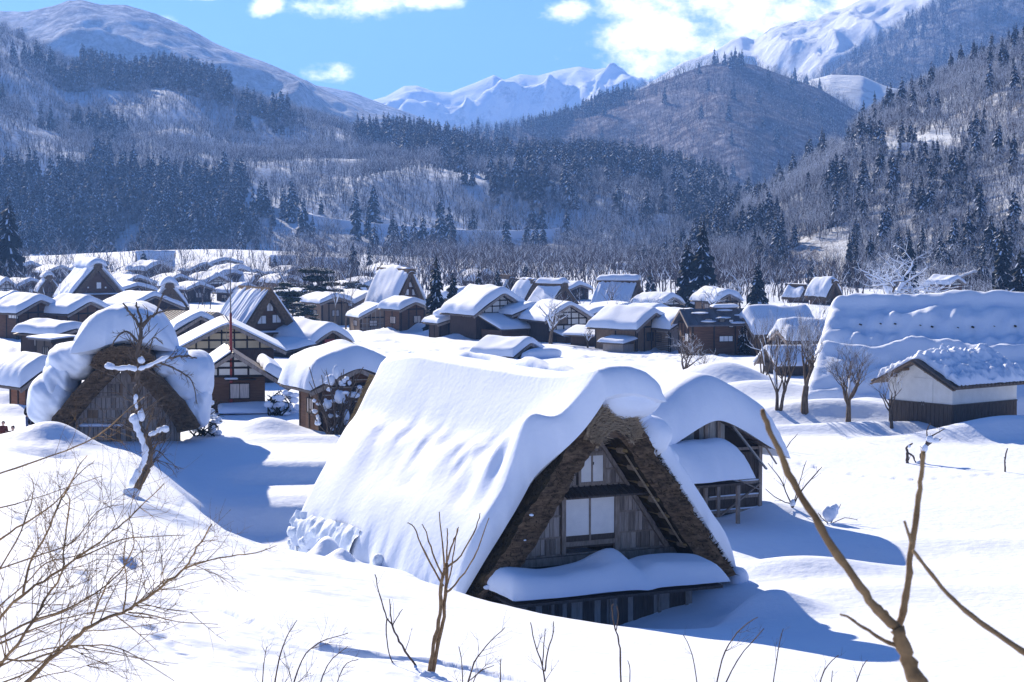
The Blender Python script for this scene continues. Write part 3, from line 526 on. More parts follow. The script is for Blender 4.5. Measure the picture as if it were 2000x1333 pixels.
def lean_to(fr, x0, x1, y0, y1, z0, z1, axis, snow, wall='brownwood', name='lean_to_roof', seed=3):
    """low side roof: slopes from z1 (at the house) to z0; axis 'x-' slopes toward -x, 'x+' toward +x, 'y-' toward the front"""
    if axis == 'x-': zf = lambda X, Y: z0 + (z1 - z0) * (X - x0) / (x1 - x0)
    elif axis == 'x+': zf = lambda X, Y: z1 + (z0 - z1) * (X - x0) / (x1 - x0)
    else: zf = lambda X, Y: z0 + (z1 - z0) * (Y - y0) / (y1 - y0)
    c = [(x0, y0), (x1, y0), (x1, y1), (x0, y1)]; z = [float(zf(np.float64(x), np.float64(y))) for x, y in c]; m = MB()
    lo = [(x, y, q - .12) for (x, y), q in zip(c, z)]; hi = [(x, y, q) for (x, y), q in zip(c, z)]
    m.v = lo + hi; m.f = [(3, 2, 1, 0), (4, 5, 6, 7), (0, 1, 5, 4), (1, 2, 6, 5), (2, 3, 7, 6), (3, 0, 4, 7)]; m.mi = [0] * 6
    m.build(name, 'tile', fr.e); i = .35
    w = MB(); w.box(x0 + i, x1 - i if axis != 'x-' else x1, y0 + i, y1 - i if axis != 'y-' else y1, -2, min(z) - .13); w.build('lean_to_wall', wall, fr.e)
    if snow: loaf('lean_to_snow', fr.e, x0 - .15, x1 + (.1 if axis != 'x-' else 0), y0 - .15, y1 + .1, lambda X, Y: zf(X, Y) + .005, snow, seed=seed, nx=12, ny=12, sag=.2)
# ================================================================ THE LARGE THATCHED HUT
def main_hut():
    o = Vector((3.39, 79.5, 0.0)); fr = Frame('thatched_hut', o, 29); e = fr.e
    tag(e, 'large thatched hut with white sliding panels, roof buried in smooth snow, nearest of all', 'hut')
    H, hw, tw, L = 6.6, 5.3, 0.75, 15.2
    zb = 0.35
    def out_x(z): return tw + (H - z) / (H - zb) * (hw - tw)
    TH = 1.0
    def back(z): return L + 2.6 * np.clip((z - zb) / (H - zb), 0, 1)
    # thatch: each slope a thick slab with a ragged verge
    for s in (-1, 1):
        nz, ny = 46, 26; zs = np.linspace(zb, H, nz); V = []
        prof = [('o', z) for z in zs] + [('i', z) for z in zs[::-1]]
        A = np.zeros((len(prof), ny, 3))
        for i, (kk, z) in enumerate(prof):
            for j in range(ny):
                y = 0 + (back(z)) * (j / (ny - 1)) ** 1.6
                x = out_x(z) if kk == 'o' else max(out_x(z) - TH, 0.0)
                zz = z if kk == 'o' else z - .15 - (0.9 if x == 0 else 0) * 0
                A[i, j] = (s * x, y, zz)
        nn = fbm(A[..., 2] * 1.9 + s * 7, A[..., 1] * 1.9 + A[..., 0] * 1.5, 12, 4, .65); edge = np.exp(-(A[..., 1] / 0.8) ** 2)
        A[..., 1] += (vn(A[..., 2] * 6, A[..., 0] * 6, 3) - .5) * .22 * edge; A[..., 0] += s * nn * .32 * (0.3 + edge)
        V = A.reshape(-1, 3); n = len(prof); idx = np.arange(n * ny).reshape(n, ny)
        q = np.stack([idx[:, :-1], np.roll(idx, -1, 0)[:, :-1], np.roll(idx, -1, 0)[:, 1:], idx[:, 1:]], -1).reshape(-1, 4)
        fc = []; # verge face: a strip of steps between outer and inner line, roughened
        M = 9; S = np.zeros((nz, M, 3))
        for i in range(nz):
            a = A[i, 0]; b = A[n - 1 - i, 0]
            for j in range(M):
                f = j / (M - 1); S[i, j] = a * (1 - f) + b * f
                if 0 < j < M - 1: S[i, j, 1] += -(.06 + .16 * vn(np.float64(i * .9), np.float64(j * .8 + s * 30), 8)) + .1 * vn(np.float64(i * 2.3), np.float64(j * 2.1), 19)
        r = raw_obj('thatch_roof', V, q, 'thatch_moss', e); 
        i2 = np.arange(nz * M).reshape(nz, M); q2 = np.stack([i2[:-1, :-1], i2[1:, :-1], i2[1:, 1:], i2[:-1, 1:]], -1).reshape(-1, 4)
        raw_obj('thatch_verge', S.reshape(-1, 3), q2, 'thatch' if s < 0 else 'thatch', r)
        # loose stalks sticking out along the verge
        st = MB(); rr = random.Random(5 + s)
        for _ in range(520):
            z = rr.uniform(zb, H - .1); f = rr.random(); x = s * (out_x(z) - f * TH); y = -.1
            d = Vector((s * rr.uniform(-.2, .6), -rr.uniform(.2, 1.0), rr.uniform(-.8, .2))).normalized() * rr.uniform(.08, .24); p = Vector((x, y, z)); w = Vector((rr.uniform(-1, 1), 0, rr.uniform(-1, 1))).normalized() * rr.uniform(.008, .03)
            st.poly([p - w, p + w, p + d])
        for _ in range(420):
            z = rr.uniform(zb, H - .1); p = Vector((s * (out_x(z) + .02), rr.uniform(0, .45), z)); d = Vector((s * rr.uniform(.1, .8), rr.uniform(-.9, .2), rr.uniform(-.5, .8))).normalized() * rr.uniform(.06, .2); w = Vector((0, rr.uniform(.01, .05), rr.uniform(.01, .04)))
            st.poly([p - w, p + w, p + d])
        tag(st.build('loose_thatch', 'thatch_moss', r), kind='stuff')
    # straw ridge roll: a broad pale band wrapped over the top
    S = []; ny, na = 6, 15
    for j in range(ny):
        y = -.28 + (1.0 if j else 0) * (17.5) * (j / (ny - 1)) ** 2
        for i in range(na):
            a = math.pi * (i / (na - 1)); x = -math.cos(a) * (.86 + .2 * abs(math.cos(a))); z = H - .62 - .42 * abs(math.cos(a)) + .95 * math.sin(a) ** .6 + .06 * math.sin(i * 5.1)
            S.append((x, y + .06 * math.sin(i * 3.7), z))
    ridge = grid_obj('straw_ridge', np.array(S), ny, na, 'straw', e)
    c = MB(); c.poly([S[i] for i in range(na)][::-1]); c.build('straw_end', 'verge', ridge)
    rr = random.Random(9)
    for b in range(12):
        f = b / 11; m = MB(); pts = []; j = rr.uniform(-.05, .05)
        for i in range(15):
            a = math.pi * (.06 + .88 * i / 14); pts.append((-math.cos(a) * (.72 + .38 * f) + rr.uniform(-.02, .02), -.34 - .09 * rr.random() + .03 * (b % 3), H - 1.05 + j + .10 * f - .32 * abs(math.cos(a)) + (.30 + 1.0 * f) * math.sin(a) ** .8 + rr.uniform(-.03, .03)))
        m.tube(pts, [.045 + .04 * rr.random() for _ in pts], 5); m.build('straw_bundle', 'straw' if b % 3 else 'verge', ridge, True)
    st = MB()
    for _ in range(1500):
        a = math.pi * rr.uniform(.04, .96); f = rr.random() ** .6; x = -math.cos(a) * (.55 + .55 * f); z = H - 1.0 - .3 * abs(math.cos(a)) + (.25 + 1.1 * f) * math.sin(a) ** .8; p_ = Vector((x, -.40 - rr.random() * .1, z)); d_ = Vector((math.sin(a) * rr.choice((-1, 1)) + rr.uniform(-.4, .4), -.3, -math.cos(a) * .3 + rr.uniform(-.3, .5) + .5 * (f > .85))).normalized() * rr.uniform(.08, .36); w_ = Vector((rr.uniform(-.01, .01), 0, .012))
        st.poly([p_ - w_, p_ + w_, p_ + d_])
    tag(st.build('loose_straw', 'straw', ridge), kind='stuff')
    # gable wall and its boards
    WY = 1.5; ins = lambda z: max(out_x(z + .15) - TH + .06, 0.0)
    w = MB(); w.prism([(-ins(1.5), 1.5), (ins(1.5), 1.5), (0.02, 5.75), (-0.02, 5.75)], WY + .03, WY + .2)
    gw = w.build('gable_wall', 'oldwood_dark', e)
    def zmax(x):
        lo, hi = 1.4, 6.2
        for _ in range(20):
            mid = (lo + hi) / 2
            if ins(mid) > abs(x): lo = mid
            else: hi = mid
        return lo
    xl, zd0 = fr.at(1101, 1062, WY); xr, _ = fr.at(1199, 1052, WY); _, zd1 = fr.at(1150, 972, WY); wl, zw0 = fr.at(1130, 946, WY); wr, _ = fr.at(1179, 940, WY); _, zw1 = fr.at(1155, 889, WY)
    zdoor0 = zd0; rails = [fr.at(1150, q, WY)[1] for q in (1079, 1045, 1004, 968, 948, 918, 884)]
    rr = random.Random(3); zc0, zc1 = rails[3] , rails[4]
    for i in range(len(rails)):
        z0 = rails[i]; z1 = rails[i + 1] if i + 1 < len(rails) else 5.9
        if i == 3: continue
        x = -ins(z0)
        while x < ins(z0):
            wd = rr.uniform(.15, .24); x2 = min(x + wd, ins(z0)); mid = (x + x2) / 2
            inside = (xl - .12 < mid < xr + .12 and z0 < zd1 - .05) or (wl - .1 < mid < wr + .1 and zw0 - .1 < (z0 + z1) / 2 < zw1 + .1)
            if not inside and x2 - x > .05:
                dp = rr.uniform(0, .035); g = .012; a = min(z1 - .035, zmax(x + g)); b = min(z1 - .035, zmax(x2 - g))
                if max(a, b) > z0 + .06:
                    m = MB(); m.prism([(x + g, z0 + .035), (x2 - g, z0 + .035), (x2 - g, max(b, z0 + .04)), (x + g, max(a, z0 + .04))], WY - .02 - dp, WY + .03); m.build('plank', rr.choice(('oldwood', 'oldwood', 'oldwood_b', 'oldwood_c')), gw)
            x = x2
        m = MB(); g0, g1 = (xl - .1, xr + .12) if i in (1, 2) else (wl - .08, wr + .08) if i == 5 else (0, 0)
        m.box(-ins(z0) + .02, g0, WY - .06, WY + .03, z0 - .03, z0 + .03); m.build('rail', 'beamwood', gw); m = MB()
        m.box(g1 + .001, max(ins(z0) - .02, g1 + .05), WY - .06, WY + .03, z0 - .03, z0 + .03)
        m.build('rail', 'beamwood', gw)
    # sliding doors
    dr = empty('sliding_door'); dr.parent = e
    _, zp0 = fr.at(1103, 1048, WY); mid = (xl + xr) / 2
    for a, b, z0, y in ((xl + .03, mid - .03, zp0, 0), (mid + .03, xr - .03, zp0, .012)):
        m = MB(); m.box(a, b, WY - .05 - y, WY - .02, z0, zd1 - .02); m.build('panel', 'paper', dr)
        m = MB(); m.box(a, b, WY - .055 - y, WY - .02, zdoor0 + .05, z0 - .004); m.build('kick_board', 'oldwood_dark', dr)
    m = MB(); m.box(xl - .14, xl + .02, WY - .13, WY + .02, rails[0], zd1 + .1); m.box(xr - .02, xr + .16, WY - .13, WY + .02, rails[0], zd1 + .1); m.box(xl + .021, xr - .021, WY - .1, WY + .02, zdoor0 - .12, zdoor0 + .045); m.box(mid - .028, mid + .028, WY - .09, WY + .02, zdoor0 + .046, zd1); m.box(xl + .021, xr - .021, WY - .1, WY + .02, zd1 - .02, zd1 + .08); m.build('door_frame', 'beamwood', dr)
    # upper window
    wn = pane_window(e, wl + .06, wr - .06, zw0 + .06, zw1 - .02, WY - .03, 2, 'paper', 'beamwood', .1)
    m = MB(); xx, zz = fr.at(1157, 905, WY); m.box(xx - .02, xx + .03, WY - .062, WY - .05, zz - .05, zz + .05); m.build('hole', 'blackbeam', wn)
    # awning over the doors
    ax0, az1 = fr.at(1088, 957, WY); ax1, _ = fr.at(1245, 950, WY); za = zd1 + .3
    m = MB(); m.v = [(ax0, WY - .02, za + .12), (ax1, WY - .02, za + .12), (ax1, WY - .75, za - .16), (ax0, WY - .75, za - .16), (ax0, WY - .02, za + .06), (ax1, WY - .02, za + .06), (ax1, WY - .75, za - .22), (ax0, WY - .75, za - .22)]
    m.f = [(0, 3, 2, 1), (4, 5, 6, 7), (3, 7, 6, 2), (0, 1, 5, 4), (0, 4, 7, 3), (1, 2, 6, 5)]; m.mi = [0] * 6; aw = m.build('awning', 'oldwood_dark', e)
    for i in range(14):
        x = ax0 + (ax1 - ax0) * (i + .5) / 14; m = MB(); m.beam((x, WY - .03, za + .142), (x, WY - .76, za - .142), .03, .035); m.build('batten', 'oldwood_dark', aw)
    # base beam, dark recess, lower wall standing forward
    zl0 = rails[0]
    m = MB(); m.box(-ins(zl0) - .1, ins(zl0) + .1, WY - .25, WY + .1, zl0 - .32, zl0 - .04); m.build('sill_beam', 'beamwood', e)
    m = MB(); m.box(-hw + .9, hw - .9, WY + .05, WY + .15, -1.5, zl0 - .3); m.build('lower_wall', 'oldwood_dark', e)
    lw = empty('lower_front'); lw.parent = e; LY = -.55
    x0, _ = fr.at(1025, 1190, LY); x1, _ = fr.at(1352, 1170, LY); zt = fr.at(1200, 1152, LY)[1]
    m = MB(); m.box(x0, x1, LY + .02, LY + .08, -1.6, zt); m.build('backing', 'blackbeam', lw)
    x = x0; rr = random.Random(8)
    while x < x1 - .05:
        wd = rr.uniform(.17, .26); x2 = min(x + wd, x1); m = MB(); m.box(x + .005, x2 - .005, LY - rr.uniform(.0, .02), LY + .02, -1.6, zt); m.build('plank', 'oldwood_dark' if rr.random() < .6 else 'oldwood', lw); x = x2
    for px in (1025, 1078, 1192, 1287, 1340):
        xx, _ = fr.at(px, 1190, LY); m = MB(); m.box(xx - .06, xx + .06, LY - .07, LY - .021, -1.6, zt + .02); m.build('post', 'beamwood', lw)
    for s, xx in ((1, x1),):
        m = MB(); m.box(xx - .08, xx, LY + .08, WY + 2, -1.6, zt); m.build('side_wall', 'oldwood_dark', lw)
    # front canopy with its bolster of snow
    cx0, _ = fr.at(985, 1150, -1.2); cx1, _ = fr.at(1412, 1130, -1.2); zc = zt - .02
    m = MB(); m.v = [(cx0 + .2, WY - .3, zc + .3), (cx1 - .2, WY - .3, zc + .3), (cx1 - .2, -1.5, zc), (cx0 + .2, -1.5, zc), (cx0 + .2, WY - .3, zc + .2), (cx1 - .2, WY - .3, zc + .2), (cx1 - .2, -1.5, zc - .1), (cx0 + .2, -1.5, zc - .1)]; m.f = [(0, 3, 2, 1), (4, 5, 6, 7), (3, 7, 6, 2), (0, 1, 5, 4), (0, 4, 7, 3), (1, 2, 6, 5)]; m.mi = [0] * 6
    cn_ = m.build('canopy', 'oldwood_dark', e)
    xb, _ = fr.at(1205, 1120, -.8)
    def tf(X, Y): return 1 + .72 * np.exp(-((X - xb) / .75) ** 2 - ((Y + .1) / .9) ** 2) + .28 * np.exp(-((X - xb + 1.2) / 1.1) ** 2) - .25 * np.exp(-((X - xb - .75) / .3) ** 2) + .12 * np.sin(X * .9)
    loaf('canopy_snow', cn_, cx0, cx1, -1.7, .35, lambda X, Y: zc + .02 + .12 * (Y + 1.5), .78, r=.6, lump=.15, seed=4, nx=44, ny=18, tf=tf, under=.3, sag=.1)
    # soffit of the right slope: bamboo layer, purlin ends lashed with rope
    m = MB(); pa = fr.at(1168, 856, 1.35); pb = fr.at(1302, 1068, 1.35); m.beam((pa[0], 1.42, pa[1]), (pb[0], 1.42, pb[1]), .12, .22, up=(0, 1, 0)); m.build('rafter', 'beamwood', e)
    m = MB(); pa = fr.at(1132, 862, 1.35); m.beam((-pa[0] * 0 + fr.at(1150, 868, 1.35)[0], 1.42, fr.at(1150, 868, 1.35)[1]), (-pb[0], 1.42, pb[1]), .12, .2, up=(0, 1, 0)); m.build('rafter', 'beamwood', e)
    for i in range(7):
        y = .25 + i * .17; off = .10 + .0 * i; za, zb2 = 5.2, 1.55
        m = MB(); m.tube([(ins(za) - .02 + off, y, za), (ins((za + zb2) / 2) + off, y, (za + zb2) / 2 + .03), (ins(zb2) + off, y, zb2)], [.045, .05, .045], 6); m.build('bamboo_pole', 'bamboo', e, True)
    for px, py in ((1205, 879), (1225, 912), (1245, 945), (1263, 975), (1283, 1006), (1300, 1039), (1320, 1062)):
        x, z = fr.at(px, py, .6); x = ins(z) + .02; c = MB(); c.tube([(x - .05, .12, z), (x - .06, 1.48, z + .04)], .06, 8); pu = c.build('purlin', 'bamboo', e, True)
        rp = MB()
        for q in range(5):
            y = .28 + q * .085; pts = [(x - .055 + .105 * math.cos(a), y + .02 * math.sin(a * .5), z + .105 * math.sin(a)) for a in np.linspace(0, 2 * math.pi, 10)]; rp.tube(pts, .028, 5, cap=False)
        rp.build('rope', 'rope', pu, True)
    m = MB(); m.tube([(ins(4.9) - .15, .2, 4.9), (ins(3.4) - .16, .17, 3.4), (ins(1.6) - .18, .2, 1.6)], .035, 6); m.build('thin_pole', 'straw', e, True)
    # roof snow
    def zr(X, Y):
        ax = np.sqrt(X ** 2 + .35); return H + .1 - (np.maximum(ax - tw, 0)) * (H - zb) / (hw - tw)
    ym = lambda X, Y: .32 + (Y - .32) * (1 + (2.4 / L) * np.clip((hw - np.abs(X)) / hw, 0, 1))
    def left_t(X, Y):
        k = 1 + .16 * fbm(X / 3., Y / 4., 5, 3)
        for (bx, by, rx, ry, h) in ((-2.75, .9, .75, .8, .75), (-2.2, 2.3, .9, .9, .45), (-3.35, 2.3, .55, .6, .40), (-3.05, 1.75, .35, .45, -.45), (-3.75, 3.2, .5, .7, -.30), (-2.55, 3.9, .5, .5, -.30), (-3.15, 4.6, .3, .3, -.18), (-2.75, 5.3, .35, .3, -.2), (-2.5, 6.9, .3, .5, -.24), (-2.75, 8.0, .5, .3, -.2), (-2.45, 9.9, .55, .35, -.22), (-3.2, 9.2, .3, .5, -.14), (-2.7, 11.6, .4, .5, -.2), (-3.9, 7.4, .25, .6, -.12), (-4.1, .6, .9, 1.1, .15), (-4.6, 6, .8, 8, .28), (-3.6, 12.5, .9, 1.2, .18), (-3.3, 6.2, .7, 1.0, .12)):
            k = k + (h if h > 0 else h * .62) * np.exp(-((X + -bx) / (rx if h > 0 else rx * 1.25)) ** 2 - ((Y - by) / ry) ** 2)
        return k + .05 * fbm(X / .35, Y / .35, 8, 2) * np.exp(-((X + 2.0) / 1.3) ** 2)
    def base(X, Y):
        c = H + .38 - .13 * np.abs(X + .1) ** 1.6 - 1.9 * np.maximum(-X - .8, 0) - .55 * sstep(L - 3.5, L, Y); z = zr(X, Y); return np.logaddexp(z * 4, c * 4) / 4 - .08
    def all_t(X, Y):
        k = left_t(X, Y); c = sstep(-2.9, -.9, X); cap = .74 + .46 * np.exp(-((Y - .2) / 1.9) ** 2) - .10 * np.exp(-((Y - 4.2) / 2.0) ** 2) + .06 * np.sin(Y * .6)
        front = .95 * np.exp(-((Y - .3) / 1.5) ** 2) * sstep(-3.6, -2.0, X) * (1 - c * .8)
        return (1.12 * k + front) * (1 - c) + cap * c - (.34 - .25 * np.exp(-(Y / 2.5) ** 2)) * np.exp(-((X + 2.15) / .55) ** 2)
    y_fr = lambda X: .55 - 1.7 * sstep(-2.9, -.5, X)
    ym3 = lambda X, Y: y_fr(X) + (Y - .3) / (L - .5) * (L - .5 + 2.3 * np.clip((hw - np.abs(X)) / hw, 0, 1) - y_fr(X) + .3)
    loaf('roof_snow', e, -hw - .42, 1.62, .3, L - .2, base, 1.0, r=.75, ry=.5, lump=.05, seed=2, nx=120, ny=150, tf=all_t, ymap=ym3, under=.2)
    loaf('roof_snow', e, .35, hw + .32, .22, L - .2, zr, 1.45, r=.6, ry=.4, lump=.22, seed=6, nx=40, ny=50, ymap=ym, under=.2, lsc=1.5)
    blob('cornice_snow', e, (.75, .75, H + .40), (1.5, 1.75, .95), seed=21, amp=.06, sq=2.3, sc=.7, sub=5)
    blob('snow_lobe', e, (2.0, .75, 5.45), (.95, .9, .78), seed=3, amp=.14, sc=.8); blob('snow_lobe', e, (2.75, 1.3, 4.55), (.8, .9, .6), seed=8, amp=.14)
    blob('snow_lobe', e, (5.65, .25, .15), (.36, .4, .4), seed=5)
    for z, f, q in ((2.25, .7, .5), (3.1, .1, .8), (1.2, .25, 1.1), (.75, .1, 1.6)):
        blob('snow_clump', e, (-(out_x(z) - f * TH * .6), -.22, z), (.09 * q, .05, .05 * q), seed=int(z * 9), sub=3, amp=.4)
    # broken icy edge along the left eave
    rr = random.Random(4); V = []; ny, nz = 150, 12
    for j in range(ny):
        y = 9.0 + (L - 9.2) * j / (ny - 1)
        for i in range(nz):
            f = i / (nz - 1); n1 = float(vn(np.float64(y * 1.1), np.float64(f * 3), 4)); n2 = float(vn(np.float64(y * 4.), np.float64(f * 5), 9))
            V.append((-hw + .22 - .42 * math.sin(f * math.pi * .85) - .22 * n1 - .13 * n2, y + .1 * n2, 1.6 - f * (1.35 + .9 * (n1 - .5))))
    grid_obj('eave_ice', np.array(V), ny, nz, 'ice', e)
    for _ in range(95):
        y = rr.uniform(5.5, L - .4); ln = rr.uniform(.1, .5) * rr.random(); m = MB(); x = -hw - .25 - rr.random() * .3; m.tube([(x, y, .32), (x, y, .22 - ln * .6), (x, y, .2 - ln)], [.05, .025, .004], 5); m.build('icicle', 'ice', e, True)
    for i in range(22):
        y = rr.uniform(6, L - .3); q = rr.uniform(.1, .3); blob('snow_clod', e, (-hw - .28 + rr.uniform(-.18, .12), y, .75 - .5 * rr.random()), (q * .7, q * rr.uniform(.7, 1.4), q * rr.uniform(.5, 1.0)), 'ice' if i % 2 else 'snow_roof', seed=i, sub=3, amp=.4, sc=2.0)
    m = MB(); m.box(-hw + .75, -hw + .85, 1.0, L - 1, -3, .55); m.build('eave_wall', 'oldwood_dark', e)
main_hut()
# ================================================================ THATCHED HUT ON THE LEFT
def left_hut():
    h = Vector((P(243, 860, 124).x, 124, gz(P(243, 860, 124).x, 124))); fr = Frame('thatched_hut', h, 6); e = fr.e; k = 124 / F
    tag(e, 'thatched hut with closed plank gable and huge snow lumps on its roof', 'hut')
    hw, H, zb, tw, TH, L = 4.05, 5.25, .75, .95, 1.15, 8.0
    def out_x(z): return hw * (1 - np.clip((z - zb) / (H - zb), 0, 1) ** 1.38) * .999 + 0.0
    ox = lambda z: max(float(out_x(z)), 0.02)
    for s in (-1, 1):
        nz, ny = 34, 12; zs = np.linspace(zb, H, nz); A = np.zeros((2 * nz, ny, 3))
        for i in range(2 * nz):
            kk = i < nz; z = zs[i] if kk else zs[2 * nz - 1 - i]; x = ox(z) if kk else max(ox(z) - TH, 0)
            for j in range(ny): A[i, j] = (s * x, L * (j / (ny - 1)) ** 1.4, z if kk else min(z - .25, H - 1.25))
        ed = np.exp(-(A[..., 1] / .7) ** 2); A[..., 0] += s * .3 * fbm(A[..., 2] * 2 + s * 5, A[..., 1] * 2, 15, 4, .65) * (.3 + ed); A[..., 1] += (vn(A[..., 2] * 6, A[..., 0] * 5, 6) - .5) * .25 * ed
        n = 2 * nz; idx = np.arange(n * ny).reshape(n, ny); r_ = np.roll(idx, -1, 0); q = np.stack([idx[:, :-1], r_[:, :-1], r_[:, 1:], idx[:, 1:]], -1).reshape(-1, 4)
        r = raw_obj('thatch_roof', A.reshape(-1, 3), q, 'thatch', e); M = 8; S = np.zeros((nz, M, 3))
        for i in range(nz):
            for j in range(M):
                f = j / (M - 1); S[i, j] = A[i, 0] * (1 - f) + A[n - 1 - i, 0] * f
                if 0 < j < M - 1: S[i, j, 1] -= .05 + .25 * float(vn(np.float64(i * .8), np.float64(j * .9 + s * 20), 8))
        i2 = np.arange(nz * M).reshape(nz, M); raw_obj('thatch_verge', S.reshape(-1, 3), np.stack([i2[:-1, :-1], i2[1:, :-1], i2[1:, 1:], i2[:-1, 1:]], -1).reshape(-1, 4), 'thatch', r)
        st = MB(); rr = random.Random(15 + s)
        for _ in range(420):
            z = rr.uniform(zb, H); p = Vector((s * (ox(z) - rr.random() * TH * .9), -.2, z)); d = Vector((s * rr.uniform(-.5, .5), -rr.uniform(.3, 1), rr.uniform(-.9, .1))).normalized() * rr.uniform(.1, .4); w = Vector((rr.uniform(-1, 1), 0, rr.uniform(-1, 1))).normalized() * rr.uniform(.01, .035); st.poly([p - w, p + w, p + d])
        tag(st.build('loose_thatch', 'thatch_end', r), kind='stuff')
    WY = 1.0; ins = lambda z: max(ox(z + .2) - TH + .2, 0)
    w = MB(); pts = [(-ins(.9), -1.2), (ins(.9), -1.2)] + [(ins(z), z) for z in np.linspace(.9, 3.7, 10)] + [(-ins(z), z) for z in np.linspace(3.7, .9, 10)]; w.prism(pts, WY + .03, WY + .2); gw = w.build('gable_wall', 'oldwood_dark', e)
    rails = [fr.at(243, q, WY)[1] for q in (838, 818, 799, 775, 748, 718)]; rails = [-1.0] + rails; rr = random.Random(4)
    def zmax(x):
        lo, hi = .5, 4.4
        for _ in range(20):
            mid = (lo + hi) / 2
            if ins(mid) > abs(x): lo = mid
            else: hi = mid
        return lo
    rails = [-1.2, rails[2], rails[3], rails[4], rails[5], rails[6]]
    for i, z0 in enumerate(rails):
        z1 = rails[i + 1] if i + 1 < len(rails) else 4.3; x = -ins(max(z0, .9))
        while x < ins(max(z0, .9)) - .02:
            x2 = min(x + rr.uniform(.2, .32), ins(max(z0, .9))); dp = rr.uniform(0, .025); a = min(z1 - .05, zmax(x)); b = min(z1 - .05, zmax(x2))
            if max(a, b) > z0 + .1 and x2 - x > .06:
                m = MB(); m.prism([(x + .016, z0 + .05), (x2 - .016, z0 + .05), (x2 - .016, max(b, z0 + .06)), (x + .016, max(a, z0 + .06))], WY - .02 - dp, WY + .03); m.build('plank', rr.choice(('oldwood', 'oldwood', 'oldwood', 'oldwood_c', 'tannedwood')), gw)
            x = x2
        if i: m = MB(); m.box(-ins(z0) + .02, ins(z0) - .02, WY - .06, WY + .03, z0 - .05, z0 + .05); m.build('rail', 'beamwood', gw)
    m = MB(); m.box(-.12, .12, WY - .1, WY - .061, rails[2] + .1, rails[5]); m.build('post', 'beamwood', gw)
    for s in (-1, 1): m = MB(); m.box(s * 2.85 - .1, s * 2.85 + .1, WY - .12, WY + .1, -1.2, 1.3); m.build('post', 'beamwood', e)
    z1, z2 = fr.at(243, 833, WY)[1], fr.at(243, 823, WY)[1]; loaf('ledge_snow', e, -2.5, -.1, WY - .4, WY - .05, lambda X, Y: z1 + 0 * X, .18, nx=8, ny=3, seed=2)
    # snow: a mushroom cap on the ridge, lumps clinging to both slopes
    loaf('ridge_snow', e, -2.75, 2.65, .25, L + .4, lambda X, Y: H - .75 + .62 * (1 - np.sqrt((X / 2.75) ** 2 + .02)) + .35 * np.sin(X * 1.1 + .6) * .4, 2.45, r=1.7, lump=.16, seed=3, nx=30, ny=26, under=.2, lsc=2.2)
    ar = [(1.75 * math.cos(a), H - 1.05 + 1.1 * math.sin(a) ** .85 + .05 * math.sin(a * 17)) for a in np.linspace(0, math.pi, 17)] + [(1.0 * math.cos(a), H - 1.45 + .75 * math.sin(a)) for a in np.linspace(math.pi, 0, 11)]
    m = MB()
    for i in range(16):
        j = min(int(i * 10 / 16), 9); a0, a1 = ar[i], ar[i + 1]; b0, b1 = ar[27 - int(round(i * 10 / 16))], ar[27 - int(round((i + 1) * 10 / 16))]
        m.prism([a1, a0, b0, b1] if b0 != b1 else [a1, a0, b0], -.28 + .08 * (i % 3), L)
    m.build('straw_ridge', 'thatch', e)
    st = MB(); rr = random.Random(44)
    for _ in range(700):
        a = math.pi * rr.uniform(.02, .98); f = rr.uniform(.55, 1.02); p_ = Vector((1.75 * f * math.cos(a), -.3 - .08 * rr.random(), H - 1.2 + 1.2 * f * math.sin(a))); d_ = Vector((math.sin(a) * rr.choice((-1, 1)) + rr.uniform(-.5, .5), -.4, rr.uniform(-.6, .4))).normalized() * rr.uniform(.1, .45); w_ = Vector((0, 0, .016)); st.poly([p_ - w_, p_ + w_, p_ + d_])
    tag(st.build('loose_straw', 'thatch_end', e), kind='stuff')
    for c, r, s in (((-2.95, 3.7, 4.2), (1.5, 2.8, 1.05), 2), ((-4.1, 3.2, 2.15), (1.3, 2.5, 1.35), 5), ((-3.6, 4.1, 3.2), (.95, 3.2, 1.2), 7), ((3.3, 3.6, 3.3), (1.45, 2.9, 1.45), 9), ((3.85, 3.2, 1.75), (.8, 2.4, 1.1), 11), ((2.4, 3.8, 4.1), (1.2, 3.0, .85), 13)):
        blob('snow_lump', e, c, r, seed=s, amp=.17, sq=2.9, sc=1.1, sub=5)
left_hut()
